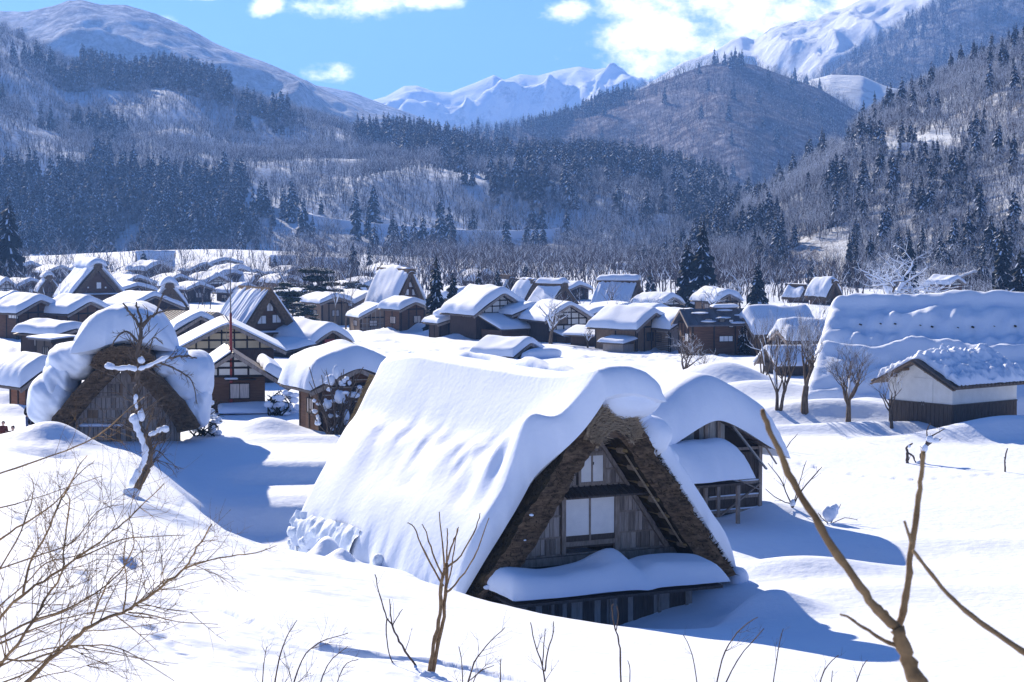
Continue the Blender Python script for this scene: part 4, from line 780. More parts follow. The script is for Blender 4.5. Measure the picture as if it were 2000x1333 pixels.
# ================================================================ SHED BEHIND THE LARGE HUT
def rear_shed():
    px, d = 1385, 98.0; p = P(px, 1000, d); h = Vector((p.x, d, 0.0)); fr = Frame('wooden_shed', h, 29); e = fr.e
    tag(e, 'grey plank shed under a thick snow cornice, just behind the large hut', 'shed')
    hw, L = 2.85, 7.0; ap = fr.at(1375, 800, 0); ev = fr.at(1490, 868, 0); ax, az = ap; hr = ev[0]; wz = ev[1]; sl = (az - wz) / (hr - ax); hl = ax - (hr - ax) * .95; wzl = az - sl * (ax - hl)
    zt = lambda x: az - sl * abs(x - ax)
    m = MB(); m.prism([(hl, -1), (hr - .15, -1), (hr - .15, zt(hr - .15) - .1), (ax, az - .1), (hl, wzl - .1)], .12, L); wl = m.build('wall', 'blackbeam', e)
    rr = random.Random(6); x = hl; zrail = fr.at(1430, 878, 0)[1]
    while x < hr - .2:
        x2 = min(x + rr.uniform(.22, .34), hr - .2); up = rr.random(); lo = max(zrail - .1, -1)
        if x2 < ax + 1.35: m = MB(); m.prism([(x + .008, lo), (x2 - .008, lo), (x2 - .008, zt(x2) - .12), (x + .008, zt(x) - .12)], .06 - rr.random() * .02, .12); m.build('plank', 'oldwood_pale' if up < .75 else 'oldwood_dark', wl)
        m = MB(); m.box(x + .008, x2 - .008, .07 - rr.random() * .02, .12, -1, lo - .06); m.build('plank', 'oldwood_dark', wl); x = x2
    for z in (.35, .95, 1.55, zrail): m = MB(); m.box(ax - .2, hr - .12, -.02, .055, z - .06, z + .06); m.build('rail', 'beamwood', e)
    for z in (.35, .95, 1.55): loaf('rail_snow', e, ax + .3, hr - .2, -.04, .05, lambda X, Y: z + .062 + 0 * X, .06, nx=6, ny=2, r=.03)
    for xx in (hr - .15, ax + .75, ax + .1): m = MB(); m.box(xx - .08, xx + .08, -.07, .06, -1, zt(xx) - .14); m.build('post', 'beamwood', e)
    m = MB(); m.beam((ax + .8, -.1, .2), (hr - .2, -.1, 1.5), .05, .12, up=(0, 1, 0)); m.build('brace', 'beamwood', e)
    m = MB(); m.beam((ax + .8, -.12, 2.1), (hr - .2, -.12, 1.2), .05, .12, up=(0, 1, 0)); m.build('brace', 'beamwood', e)
    m = MB(); m.beam((ax + 1.15, -.5, zt(ax + 1.15) - .1), (hr - .05, -.35, zt(hr) - 1.05), .06, .14, up=(0, 1, 0)); m.build('barge_board', 'oldwood_pale', e)
    m = MB(); m.beam((hr - .3, -.45, zt(hr) + .1), (hr + .45, -.4, zt(hr) - .85), .05, .08, up=(0, 1, 0)); m.build('loose_board', 'oldwood', e)
    for s, xe in ((1, hr + .25), (-1, hl - .2)):
        n = 9
        for i in range(n):
            a = i / n; b = (i + 1) / n; xa = ax + (xe - ax) * a; xb = ax + (xe - ax) * b; dz = rr.uniform(-.03, .02); m = MB(); m.beam((xa, -.55 + rr.uniform(-.06, .06), zt((xa + xb) / 2) + dz), (xa + .0, L + .3, zt((xa + xb) / 2) + dz), abs(xb - xa) + .03, .05, up=(s * sl, 0, 1)); m.build('roof_board', 'tile', e)
        m = MB(); m.beam((ax, -.62, az - .06), (xe, -.62, zt(xe) - .06), .05, .16, up=(0, 1, 0)); m.build('barge_board', 'oldwood_pale', e)
    loaf('roof_snow', e, hl - .5, hr + .8, -1.0, L + .6, lambda X, Y: az + .06 - sl * np.sqrt((X - ax) ** 2 + .3), 1.75, r=1.15, lump=.08, seed=8, nx=36, ny=26, under=.12, lsc=4, sag=.22)
    x0, z0 = fr.at(1340, 900, -1.6); x1, _ = fr.at(1455, 900, -1.6); zl = fr.at(1400, 946, -1.6)[1]
    m = MB(); m.box(x0 + .1, x1 - .25, -1.9, .05, zl - .08, zl + .02); m.build('porch_roof', 'oldwood_dark', e)
    loaf('porch_snow', e, x0 - 1.2, x1 + .1, -2.3, .02, lambda X, Y: zl + .03 + .28 * (Y + 2.2), 1.5, r=1.0, lump=.1, seed=5, nx=20, ny=16, under=.25, sag=.1)
    for xx in (x0 + .5, x1 - .4): m = MB(); m.box(xx - .07, xx + .07, -1.75, -1.61, -1, zl - .09); m.build('porch_post', 'beamwood', e)
rear_shed()
# ================================================================ WHITE STOREHOUSE
def storehouse():
    d = 136.0; p = P(1797, 850, d); h = Vector((p.x, d, gz(p.x, d) - .1)); fr = Frame('storehouse', h, -51); e = fr.e
    tag(e, 'white plastered storehouse with dark plank base and crusty snow on a tiled roof', 'storehouse')
    k = d / F; hw, L, wh, ri = 2.45, 5.9, 2.55, 1.15; wz = 1.18
    m = MB(); m.prism([(-hw, wz), (hw, wz), (hw, wh), (0, wh + ri), (-hw, wh)], 0, L); m.build('wall', 'plaster', e)
    m = MB(); m.box(-hw + .02, hw - .02, .02, L - .02, -1.5, wz - .002); base = m.build('plank_base', 'blackbeam', e)
    rr = random.Random(2); n = 15
    for i in range(n):
        x0 = -hw + 2 * hw * i / n; m = MB(); m.box(x0 + .012, x0 + 2 * hw / n - .012, -.03 - rr.random() * .02, .02, -1.5, wz); m.build('plank', 'oldwood_dark', base)
    n = 18
    for i in range(n):
        y0 = L * i / n; m = MB(); m.box(hw - .02, hw + .03 + rr.random() * .02, y0 + .012, y0 + L / n - .012, -1.5, wz); m.build('plank', 'oldwood_dark', base)
    m = MB(); m.box(-hw - .06, hw + .06, -.07, -.052, wz - .0, wz + .08); m.box(hw + .052, hw + .07, -.07, L, wz, wz + .08); m.build('drip_board', 'oldwood_dark', e)
    ex = hw + .75; zt = lambda x: wh + ri - (ri / hw) * abs(x)
    for s in (1, -1):
        m = MB(); m.prism([(0, wh + ri + .01), (s * ex, zt(ex) + .01), (s * ex, zt(ex) + .16), (0, wh + ri + .16)][::-s], -.75, L + .5); rf = m.build('roof', 'tile', e)
        m = MB(); m.beam((0, -.78, wh + ri - .02), (s * (ex + .03), -.78, zt(ex) - .02), .06, .24, up=(0, 1, 0)); m.build('barge_board', 'tannedwood', rf)
        for i in range(22):
            y = -.7 + (L + 1.15) * i / 21; m = MB(); m.tube([(s * (ex - .25), y, zt(ex - .25) + .17), (s * (ex + .06), y, zt(ex + .06) + .17)], .075, 7); m.build('eave_tile', 'tile', rf, True)
    for x in np.linspace(-1.9, 1.9, 5): m = MB(); m.box(x - .06, x + .06, -.72, .0, zt(x) - .16, zt(x) + .0); m.build('rafter', 'tannedwood', e)
    loaf('roof_snow', e, -ex + .05, ex - .02, -.3, L + .35, lambda X, Y: wh + ri + .16 - (ri / hw) * np.sqrt(X ** 2 + .05), .5, r=.25, lump=.5, seed=8, nx=70, ny=80, lsc=.7, tf=lambda X, Y: 1 + 1.3 * fbm(X / .33, Y / .33, 5, 3) * (X > -9), under=.15)
    m = MB(); x, z = fr.at(1803, 788, 0); m.box(x - .1, x - .05, -.05, .0, z - .12, z + .12); m.box(x + .05, x + .1, -.05, .0, z - .12, z + .12); m.box(x - .05, x + .05, -.04, .0, z - .02, z + .02); m.build('latch', 'steel', e)
    m = MB(); m.box(x - .75, x + .75, -.03, .001, wz + .1, wh + .15); m.build('shutter', 'plaster', e)
storehouse()
# ================================================================ BIG THATCHED HOUSE, ROOF SIDE ON
def great_house():
    d = 158.0; p = P(1640, 780, d); h = Vector((p.x, d, gz(p.x, d))); fr = Frame('thatched_farmhouse', h, -110); e = fr.e; k = d / F
    tag(e, 'great thatched farmhouse, its rippled snow roof poked by a row of pole ends', 'house')
    H = (777 - 592) * k; hw = 9.4; L = 24; zb = .2; sl = (H - zb) / hw
    m = MB(); m.prism([(-hw + 1.2, -2), (hw - 1.2, -2), (hw - 1.2, zb + .6), (0, H - 1.1), (-hw + 1.2, zb + .6)], 1.0, L - 1); m.build('wall', 'darkwood', e)
    for s in (-1, 1):
        m = MB(); m.prism([(s * (hw - 1.1), zb - .1), (s * hw, zb), (s * hw * .97, zb + .5), (0, H), (0, H - 1.3)][::s], 0, L); m.build('thatch_roof', 'thatch', e)
    m = MB(); m.prism([(-1, H - .7), (1, H - .7), (.7, H + .25), (-.7, H + .25)], -.2, L + .2); m.build('straw_ridge', 'thatch_end', e)
    xr, zr_ = None, None
    pins = [(1681, 629), (1718, 629), (1751, 631), (1790, 629), (1825, 630), (1865, 635), (1898, 631), (1937, 637), (1970, 631), (2005, 632)]
    def tf(X, Y):
        q = 1 + .62 * fbm(X / 1.5 + .3 * Y, Y / 4.2 - .2 * X, 3, 4) + .22 * fbm(X / .5, Y / 1.5, 13, 3)
        for i in range(12):
            y = 2.0 + i * 1.28 + .25 * math.sin(i * 2.7); jj = .75 + .5 * math.sin(i * 4.1) ** 2; q = q + jj * .22 * np.exp(-((Y - y + .35) / .42) ** 2 - ((X - 2.1) / .6) ** 2) - .30 * np.exp(-((Y - y - .1) / .45) ** 2 - ((X - 2.9) / .55) ** 2) + .25 * np.exp(-((Y - y + .1 + .5 * (X - 3.4)) / .35) ** 2 - ((X - 3.4) / .8) ** 2) - .2 * np.exp(-((Y - y - .2) / .7) ** 2 - ((X - 3.0) / .5) ** 2)
        q = q + .5 * np.exp(-((X - .2) / .9) ** 2) + .35 * np.exp(-((X - 4.7 - .4 * np.sin(Y * .7)) / .5) ** 2) - .3 * np.exp(-((X - 4.0 - .4 * np.sin(Y * .7)) / .5) ** 2) - .18 * np.exp(-((X - .95) / .3) ** 2)
        return q
    loaf('roof_snow', e, -hw - .1, hw + .3, -.7, L, lambda X, Y: H + .1 - sl * np.sqrt(X ** 2 + .3), 1.25, r=.8, lump=.05, seed=3, nx=90, ny=150, tf=tf, under=.3)
    for i in range(11):
        y = 2.0 + i * 1.28 + .25 * math.sin(i * 2.7); x = 2.55 + .12 * math.sin(i * 5.3); z = H + .1 - sl * x + 1.12; m = MB(); m.tube([(x - .7, y, z - .2), (x + .30, y - .1, z - .05)], .05 + .025 * math.sin(i * 3.3), 6); m.build('pole_end', 'blackbeam', e, True)
great_house()
# ================================================================ VILLAGE: THATCHED HOUSES
gassho('thatched_farmhouse', 'thatched house with thick snow ridge cap, white gable window and pale round vents, far left', 193, 606, 108, 88, 48, 29, snow=.8, cap=1.2, wins=((193, 558, 8, 12, 1), (172, 562, 3, 3, 1), (206, 562, 3, 3, 1)), wall='brownwood')
gassho('thatched_farmhouse', 'thatched house with thin streaked snow, brown verge and white windows, behind the red mast', 530, 692, 128, 130, 78, 31, snow=.3, cap=.0, wins=((527, 600, 11, 15, 2), (511, 625, 15, 15, 2), (540, 623, 15, 15, 2)), wall='brownwood', streak=True, thick=.7, eave=.17)
gassho('thatched_farmhouse', 'thatched house with lumpy snow roof and three white gable windows, left of the tall cedar', 804, 636, 72, 108, 66, 32, snow=.7, cap=.5, wins=((803, 556, 8, 10, 1), (793, 571, 10, 11, 2), (810, 571, 10, 11, 2)), wall='brownwood')
gassho('thatched_farmhouse', 'small thatched house with bare brown gable and flat snow cap, behind the left hut', 332, 618, 74, 62, 12, 14, snow=.6, cap=1.3, wins=(), thick=.8, wall='tannedwood', front_eave=False, capw=.5)
gassho('thatched_farmhouse', 'dark thatched roof with a flat slab of snow on its ridge, mid village', 1104, 612, 62, 56, 50, 48, snow=.35, cap=1.0, wall='brownwood', capw=.25, front_eave=False)
gassho('thatched_farmhouse', 'thatched house with lumpy white roof side, behind the timber framed house', 1046, 604, 44, 56, 34, 38, snow=.7, cap=.5, wall='brownwood', front_eave=False)
gassho('thatched_farmhouse', 'thatched house seen side on, bare grey thatch under a long snow ridge slab', 1248, 606, 40, 56, 78, 72, snow=.25, cap=1.0, wall='brownwood', front_eave=False, streak=True, capw=.22)
gassho('thatched_farmhouse', 'small far thatched gable above the village centre', 1000, 585, 36, 45, 26, 32, snow=.5, cap=.2, wall='tannedwood', front_eave=False)
gassho('thatched_farmhouse', 'small snowy thatched roof far right below the wooded slope, left of two', 1578, 592, 30, 34, 34, 40, snow=.6, cap=.4, wall='brownwood', front_eave=False)
gassho('thatched_farmhouse', 'snowy thatched roof with dark gable far right, beside the snow-laden tree', 1632, 596, 38, 48, 38, 35, snow=.7, cap=.5, wall='brownwood', front_eave=False)
gassho('thatched_farmhouse', 'far thatched roof with snowed ridge, left of the red mast top', 505, 568, 30, 30, 34, 30, snow=.7, cap=.6, wall='brownwood', front_eave=False)
gassho('thatched_farmhouse', 'far barn-like thatched roof, its white side to the viewer, behind a small cedar', 265, 536, 8, 44, 74, -78, snow=.6, cap=.3, wall='darkwood', front_eave=False, thick=.4, Wm=9.5)
gassho('thatched_farmhouse', 'far thatched house half hidden by a cedar at the meadow edge', 527, 534, 8, 32, 50, -78, snow=.6, cap=.5, wall='darkwood', front_eave=False, thick=.4, Wm=9.5)
gassho('thatched_farmhouse', 'far thatched house with long white roof side above the pines', 606, 536, 12, 30, 70, -72, snow=.6, cap=.2, wall='darkwood', front_eave=False, thick=.4, Wm=9.5)
gassho('thatched_farmhouse', 'little thatched gable with round snow cap, left of the far left thatched house', 97, 582, 44, 42, 14, 24, snow=.5, cap=1.2, wall='brownwood', front_eave=False, capw=.5)
# ================================================================ VILLAGE: TIMBER HOUSES
f = bld('timber_house', 'brown house with white side panels under thick snow, at the left edge', 75, 660, 66, 52, 50, 22, 48, snow=.8, wall='brownwood', swins=((26, 615, 22, 14, 3),), wins=())
f = bld('timber_house', 'brown house with icicled snow roof, right of the one at the left edge', 172, 660, 62, 54, 48, 20, 48, snow=.85, wall='brownwood', swins=((126, 612, 18, 8, 2, 'glass'),))
f = bld('low_shed', 'low dark shed under a broad pillow of snow, left of the plank gabled hut', 140, 690, 48, 80, 36, 8, 55, snow=.9, wall='darkwood', lump=.3)
f = bld('metal_shed', 'small shed with thin snow on a flat metal roof, left of the plank gabled hut', 135, 716, 50, 46, 52, 3, 42, snow=.12, wall='oldwood_dark', roofm='metal_roof', og=.5, barge='blackbeam')
f = bld('timber_house', 'orange brown shed with thick sloping snow at the left edge behind the people', 84, 806, 52, 46, 62, 22, 40, snow=.9, wall='redwood', oe=.8)
f = bld('metal_roof_house', 'grey house with bare ribbed metal roof, behind the plank gabled hut', 418, 700, 62, 88, 68, 20, 58, snow=.0, wall='grey_siding', roofm='metal_roof', ribs=16)
f = bld('grey_house', 'dark grey gabled house with a snow mound on its ridge, left of the red mast', 392, 716, 96, 26, 66, 30, 16, snow=.55, wall='grey_siding', snow_x=(.85, .5), snow_y=(.5, .6))
f = bld('timber_house', 'dark timber house with cream gable panels and ribbed metal roof, left of the snow field', 446, 748, 176, 46, 70, 46, 9, snow=.13, wall='darkwood', style='frame', gable='cream', roofm='metal_roof', ribs=22, beams=7, oe=.9, og=.9, snow_x=(.9, 1.0), lump=.1)
f = bld('board_house', 'brown boarded house with white gable panels and curtained window, beside the red mast', 456, 806, 122, 40, 76, 40, 10, snow=.75, wall='brownwood', style='frame', wins=((468, 764, 36, 28, 2, 'curtain'),), beams=4, oe=1.5, og=.8, snow_x=(-.55, 1.0), lump=.2, sag=.3)
m = MB(); m.prism([(-.2, f.wh + f.ri + .15), (-f.rx + .2, f.wh + .15 - f.sl * 1.3), (-f.rx + .2, f.wh + .22 - f.sl * 1.3), (-.2, f.wh + f.ri + .24)], -.7, f.L + .4); m.build('thin_snow', 'snow_roof', f.e)
x, z = f.at(470, 742, 0); m = MB(); m.box(x - 1.0, x + 1.0, -.7, -.0, z, z + .06); c = m.build('window_awning', 'blackbeam', f.e); loaf('awning_snow', c, x - 1.1, x - .2, -.75, -.05, lambda X, Y: z + .06 + 0 * X, .14, nx=5, ny=3)
x0, z0 = f.at(430, 812, -2.2); x1, _ = f.at(568, 806, -2.2); m = MB(); m.box(x0, x1, -2.2, -.02, z0 - .1, z0); m.build('porch_roof', 'tile', f.e); loaf('porch_snow', f.e, x0 - .1, x1 + .1, -2.35, -.03, lambda X, Y: z0 + .15 * (Y + 2.2), .45, nx=14, ny=8, seed=4)
m = MB(); m.box(x0 + .3, x1 - .5, -1.9, -.05, -2, z0 - .11); m.build('porch_wall', 'darkwood', f.e)
f = bld('board_house', 'weathered board house under a wavy overhanging snow slab, left of the large hut', 690, 846, 126, 50, 96, 30, 24, snow=1.25, wall='brownwood', wins=((712, 765, 34, 14, 2, 'curtain'),), oe=.9, og=1.0, lump=.22, sag=.35)
for i in range(7):
    z = f.wh + f.ri * .75 - i * .42; xm = min(f.hw, f.hw * (1 - (z - f.wh) / f.ri)); m = MB(); m.box(-xm + .08, xm - .08, -.035, -.0, z - .03, z + .03); m.build('batten', 'oldwood', f.e)
f = bld('open_shed', 'small shed with thick snow and red goods under its open gable', 640, 690, 62, 70, 22, 22, 40, snow=.85, wall='brownwood', oe=.5, og=.9, sag=.3)
m = MB(); m.box(-.7, .5, -.5, -.05, -.2, f.wh + .3); m.build('stacked_goods', 'red_paint', f.e)
lean_to(f, -f.rx - 3.2, -f.rx + .4, -1.0, f.L * .8, .4, 1.0, 'x-', .8, 'darkwood')
f = bld('timber_house', 'long snowy roofed house with white gable strip, left of the three-windowed thatched house', 722, 632, 74, 60, 34, 20, 36, snow=.7, wall='tannedwood', style='frame', beams=2)
lean_to(f, -f.hw * .4, f.hw * 1.2, -3.5, -.05, f.wh * .55, f.wh * .8, 'y-', .5, 'tannedwood')
f = bld('plank_shed', 'small plank shed with snowy gable roof at the far edge of the snow field', 742, 648, 74, 26, 28, 20, 22, snow=.45, wall='tannedwood', oe=.3, og=.4)
for i in range(9):
    x = -f.hw + 2 * f.hw * (i + .5) / 9; m = MB(); m.box(x - .06, x + .06, -.06, 0, -.3, f.wh + f.ri * (1 - abs(x) / f.hw) - .1); m.build('post', 'beamwood', f.e)
for z in (.5, 1.1): m = MB(); m.box(-f.hw, f.hw, -.1, -.061, z - .05, z + .05); m.build('rail', 'beamwood', f.e)
f = bld('timber_house', 'dark board house with a snow slab, below the three-windowed thatched house', 806, 650, 46, 34, 46, 12, 40, snow=.75, wall='brownwood')
f = bld('cabin', 'tiny dark cabin with a ball of snow on its roof, right of the tall cedar', 884, 660, 50, 22, 28, 8, 30, snow=.5, wall='darkwood'); blob('snow_ball', f.e, (-.8, 1.0, f.wh + f.ri + .75), (1.1, 1.2, .55), seed=4)
f = bld('timber_house', 'timber framed house with white gable grid and broad snow roof, mid village', 976, 662, 92, 52, 54, 34, 36, snow=.85, wall='darkwood', style='frame', beams=6, swins=((912, 612, 18, 14, 4),), oe=.9, og=.9)
lean_to(f, -f.hw * .9, f.hw * .9, -4.6, -.1, f.wh * .42, f.wh * .85, 'y-', .5, 'brownwood')
f = bld('timber_house', 'timber framed house with white wall panels behind a frosted tree, mid village', 1108, 668, 78, 40, 46, 26, 26, snow=.45, wall='darkwood', style='frame_all', beams=5, split=.55, wins=((1095, 625, 26, 16, 2, 'glass'),), oe=.7, og=.8)
lean_to(f, -f.hw * .7, f.hw * .9, -2.8, -.1, f.wh * .3, f.wh * .45, 'y-', .3, 'brownwood')
f = bld('timber_house', 'red brown wing between two timber framed houses', 1038, 664, 70, 40, 50, 14, 30, snow=.6, wall='brownwood', swins=())
f = bld('flat_house', 'rust brown house with flat snowy roof, below the bare grey thatch', 1228, 628, 66, 30, 24, 5, 20, snow=.45, wall='redwood')
f = bld('timber_house', 'house with smooth white roof and row of white side windows, right of village centre', 1272, 684, 62, 78, 46, 26, 48, snow=.65, wall='tannedwood', swins=((1217, 637, 40, 14, 5),), oe=.7)
lean_to(f, -f.rx - 1.5, -f.hw + .1, 0, f.L * .6, f.wh * .35, f.wh * .5, 'x-', .45, 'oldwood')
f = bld('small_house', 'low house with blueish thin roof and framed gable, below the white-roofed house', 1185, 676, 40, 50, 22, 12, 45, snow=.2, wall='darkwood', style='frame_all', beams=4, split=.8)
f = bld('barn', 'plank barn with dark doorway and thick snow roof, right of village centre', 1345, 686, 78, 50, 46, 22, 34, snow=.8, wall='oldwood', oe=.6, og=.8, swins=())
m = MB(); m.box(-.9, 1.2, -.06, 0, -.5, f.wh * .95); m.build('doorway', 'blackbeam', f.e)
for x in (-1.0, 0.15, 1.3): m = MB(); m.box(x - .07, x + .07, -.12, -.061, -.5, f.wh * .98); m.build('door_post', 'oldwood_pale', f.e)
for i in range(10): m = MB(); z = .1 + i * .2; m.box(-f.hw - .04, -f.hw, .2, f.L - .2, z, z + .14); m.build('plank', 'tannedwood', f.e)
m = MB(); m.box(-1.2, 1.5, -.5, 0, f.wh * .98, f.wh * .98 + .06); c = m.build('door_hood', 'blackbeam', f.e); loaf('hood_snow', c, -1.25, 1.55, -.55, -.02, lambda X, Y: f.wh * .98 + .061 + 0 * X, .12, nx=6, ny=3)
f = bld('metal_roof_house', 'large dark house with bare grey metal roof and patches of snow, right of the barn', 1338, 692, 20, 130, 62, 24, -76, snow=.0, wall='brownwood', roofm='metal_roof', ribs=10, swins=((1410, 628, 10, 9, 1, 'glass'), (1428, 632, 8, 14, 1, 'paper'), (1418, 662, 26, 10, 3, 'paper'), (1384, 628, 14, 9, 1, 'curtain')))
for i, (u, v) in enumerate(((.3, .2), (.6, .5), (.8, .25), (.45, .8), (.15, .6), (.9, .7), (.7, .9), (.25, .95))):
    x = f.rx * u; blob('snow_patch', f.e, (x, f.L * v, f.wh + f.ri - f.sl * x + .2), (.5, .9, .12), seed=i, sub=3, amp=.3)
loaf('ridge_snow', f.e, -.7, .7, f.L * .4, f.L * .8, lambda X, Y: f.wh + f.ri + .2 + 0 * X, .4, nx=6, ny=8)
f = bld('timber_house', 'dark house under a great smooth snow slab, left of the great farmhouse', 1462, 694, 20, 112, 50, 22, -74, snow=1.15, wall='darkwood', oe=1.0, lump=.2, sag=.3)
f = bld('long_shed', 'low shed with thin snow roof behind the bare orchard trees, left of the great farmhouse', 1508, 730, 26, 120, 22, 26, -72, snow=.3, wall='oldwood_dark', oe=.5)
f = bld('low_shed', 'low snow-heaped shed joining the great farmhouse', 1530, 708, 20, 90, 44, 16, -76, snow=1.0, wall='darkwood', lump=.5)
f = bld('buried_shed', 'half buried shed, only its gable and snowy roof above the field', 1026, 700, 56, 66, 6, 22, 48, snow=.6, wall='brownwood', oe=.5, og=.7)
blob('snow_pillow', f.e, (.6, -1.6, .35), (2.5, 1.0, .7), seed=4, amp=.1, sq=2.6)
for i, a in enumerate(((12, 584, 30, 20, 20, 16, 30, 'small framed gable at the far left edge', 'frame_all'), (28, 612, 40, 40, 22, 12, 40, 'thin snowed tin roof at the left edge below the framed gable', 'plain'), (60, 578, 40, 40, 18, 10, 50, 'snowed roof between the framed gable and the little thatched gable', 'plain'),
    (270, 580, 54, 50, 22, 14, 42, 'wide snow roof behind the far left thatched house', 'plain'), (268, 600, 60, 40, 30, 10, 30, 'dark eaved house with flat snow, right of the far left thatched house', 'plain'), (390, 592, 40, 34, 26, 8, 35, 'dark house with snow slab between thatched houses', 'plain'), (252, 556, 26, 30, 12, 8, 40, 'small far roof left of the far barn-like roof', 'plain'),
    (300, 632, 90, 60, 30, 22, 36, 'long snowed gable roof just behind the plank gabled hut', 'plain'), (655, 636, 50, 40, 44, 10, 30, 'beige house with railing behind the snow-dusted pines', 'plain'), (1130, 586, 40, 50, 20, 8, 40, 'snowed roof behind the slab-capped thatch', 'plain'), (1285, 640, 60, 40, 24, 12, 40, 'snowed roof behind the white-roofed house', 'plain'),
    (1905, 568, 60, 60, 20, 14, -40, 'far snowed roof at the foot of the right slope', 'plain'), (905, 552, 20, 24, 12, 8, 40, 'small far roof among the dark trees by the tall cedar', 'plain'), (59, 482, 16, 24, 6, 5, -70, 'tiny far roof above the left cedar', 'plain'), (336, 488, 18, 8, 7, 6, 25, 'tiny hut at the top of the far meadow, left of two', 'plain'), (426, 502, 22, 6, 6, 5, 15, 'tiny hut on the far meadow, right of two', 'plain'), (500, 552, 36, 30, 14, 6, 40, 'low far roof before the far meadow', 'plain'), (1210, 528, 14, 40, 8, 4, -60, 'faint far roof among the grey trees above the village', 'plain'))):
    px, py, w_, l_, wl_, ri_, yw, lb, stl = a
    bld('timber_house' if i not in (14, 15) else 'field_hut', lb, px, py, w_, l_, wl_, ri_, yw, snow=.65, wall=('tannedwood' if 'beige' in lb else 'darkwood' if i % 2 else 'brownwood'), style=stl, lump=.35)
FILL = [(150, 548, 'tiny snowed roof right of the frosted tree at the far left'), (28, 566, 'snow-capped roof by the left cedar'), (240, 572, 'snowed gable beside the far left thatched house'), (350, 576, 'low snowed roof above the small brown thatched gable'), (425, 572, 'snowed roof behind the streaked thatch, left end'), (455, 566, 'little roof beside the red mast top'), (600, 600, 'snowed roof under the pine pair'), (690, 596, 'snowed roof left of the lumpy thatched roof'), (735, 584, 'dark little house behind the lumpy thatched roof'), (480, 588, 'snow roof right behind the streaked thatch ridge'), (565, 574, 'small roof above the streaked thatch'), (905, 600, 'snowed roof peeking between the dark evergreens'), (1175, 640, 'low snowed shed before the bare grey thatch'), (1310, 612, 'snowed shed under the black cedars'), (1420, 612, 'thin roof behind the bare metal roof'), (1530, 636, 'snowed outbuilding behind the snow slab house'), (1865, 580, 'little snowed roof right of the great spreading tree'), (648, 612, 'white roof corner by the railing house'), (90, 624, 'snowed annex between the two left edge houses'), (215, 648, 'snowed annex behind the mushroom snow cap'), (60, 544, 'far roof at the left end of the white meadow'), (120, 556, 'far roof before the white meadow above the framed gable'), (190, 536, 'far roof left of the frosted round tree'), (310, 552, 'far roof below the barn-like thatch'), (400, 548, 'far roof right of the barn-like thatch'), (440, 542, 'far roof under the lone hut of the meadow'), (470, 556, 'far roof just right of the mast tip'), (580, 552, 'far roof below the half-hidden thatch'), (780, 556, 'far roof above the lumpy thatch'), (950, 566, 'far roof between dark evergreens and the far gable')]
for i, (px, py, lb) in enumerate(FILL):
    bld('timber_house', lb, px, py, 34 + (i * 7) % 22, 26 + (i * 11) % 24, 16 + (i * 5) % 9, 9 + i % 5, 24 + (i * 13) % 30, snow=.6 + .2 * (i % 3), wall=('brownwood', 'darkwood', 'tannedwood', 'darkwood')[i % 4], style=('plain', 'frame', 'plain')[i % 3], beams=3, lump=.4, wins=((px - 3, py - 9, 8, 6, 2),) if i % 2 else ())
# red mast
def mast():
    p = hit(452, 806); e = empty('mast', p); k = p.y / F; zt = lambda py: CAMZ + (P(452, py, p.y).z - CAMZ) - p.z
    m = MB(); m.tube([(0, 0, -1), (0, 0, zt(700)), (0, 0, zt(612))], [.13, .11, .08], 8); m.build('lower_pole', 'red_paint', e, True)
    m = MB(); m.tube([(0, 0, zt(614)), (0, 0, zt(560)), (0, 0, zt(492))], [.055, .04, .02], 6); m.build('upper_pole', 'steel', e, True)
    for i in range(14):
        z = zt(800 - i * 13); m = MB(); m.tube([(-.22, 0, z), (.22, 0, z)], .018, 5); m.build('step', 'red_paint', e, True)
    m = MB(); m.tube([(-.35, .1, -1), (-.3, .1, zt(640))], .02, 5); m.build('cable', 'steel', e, True)
    tag(e, 'tall thin mast, red below and grey above', 'mast')
mast()
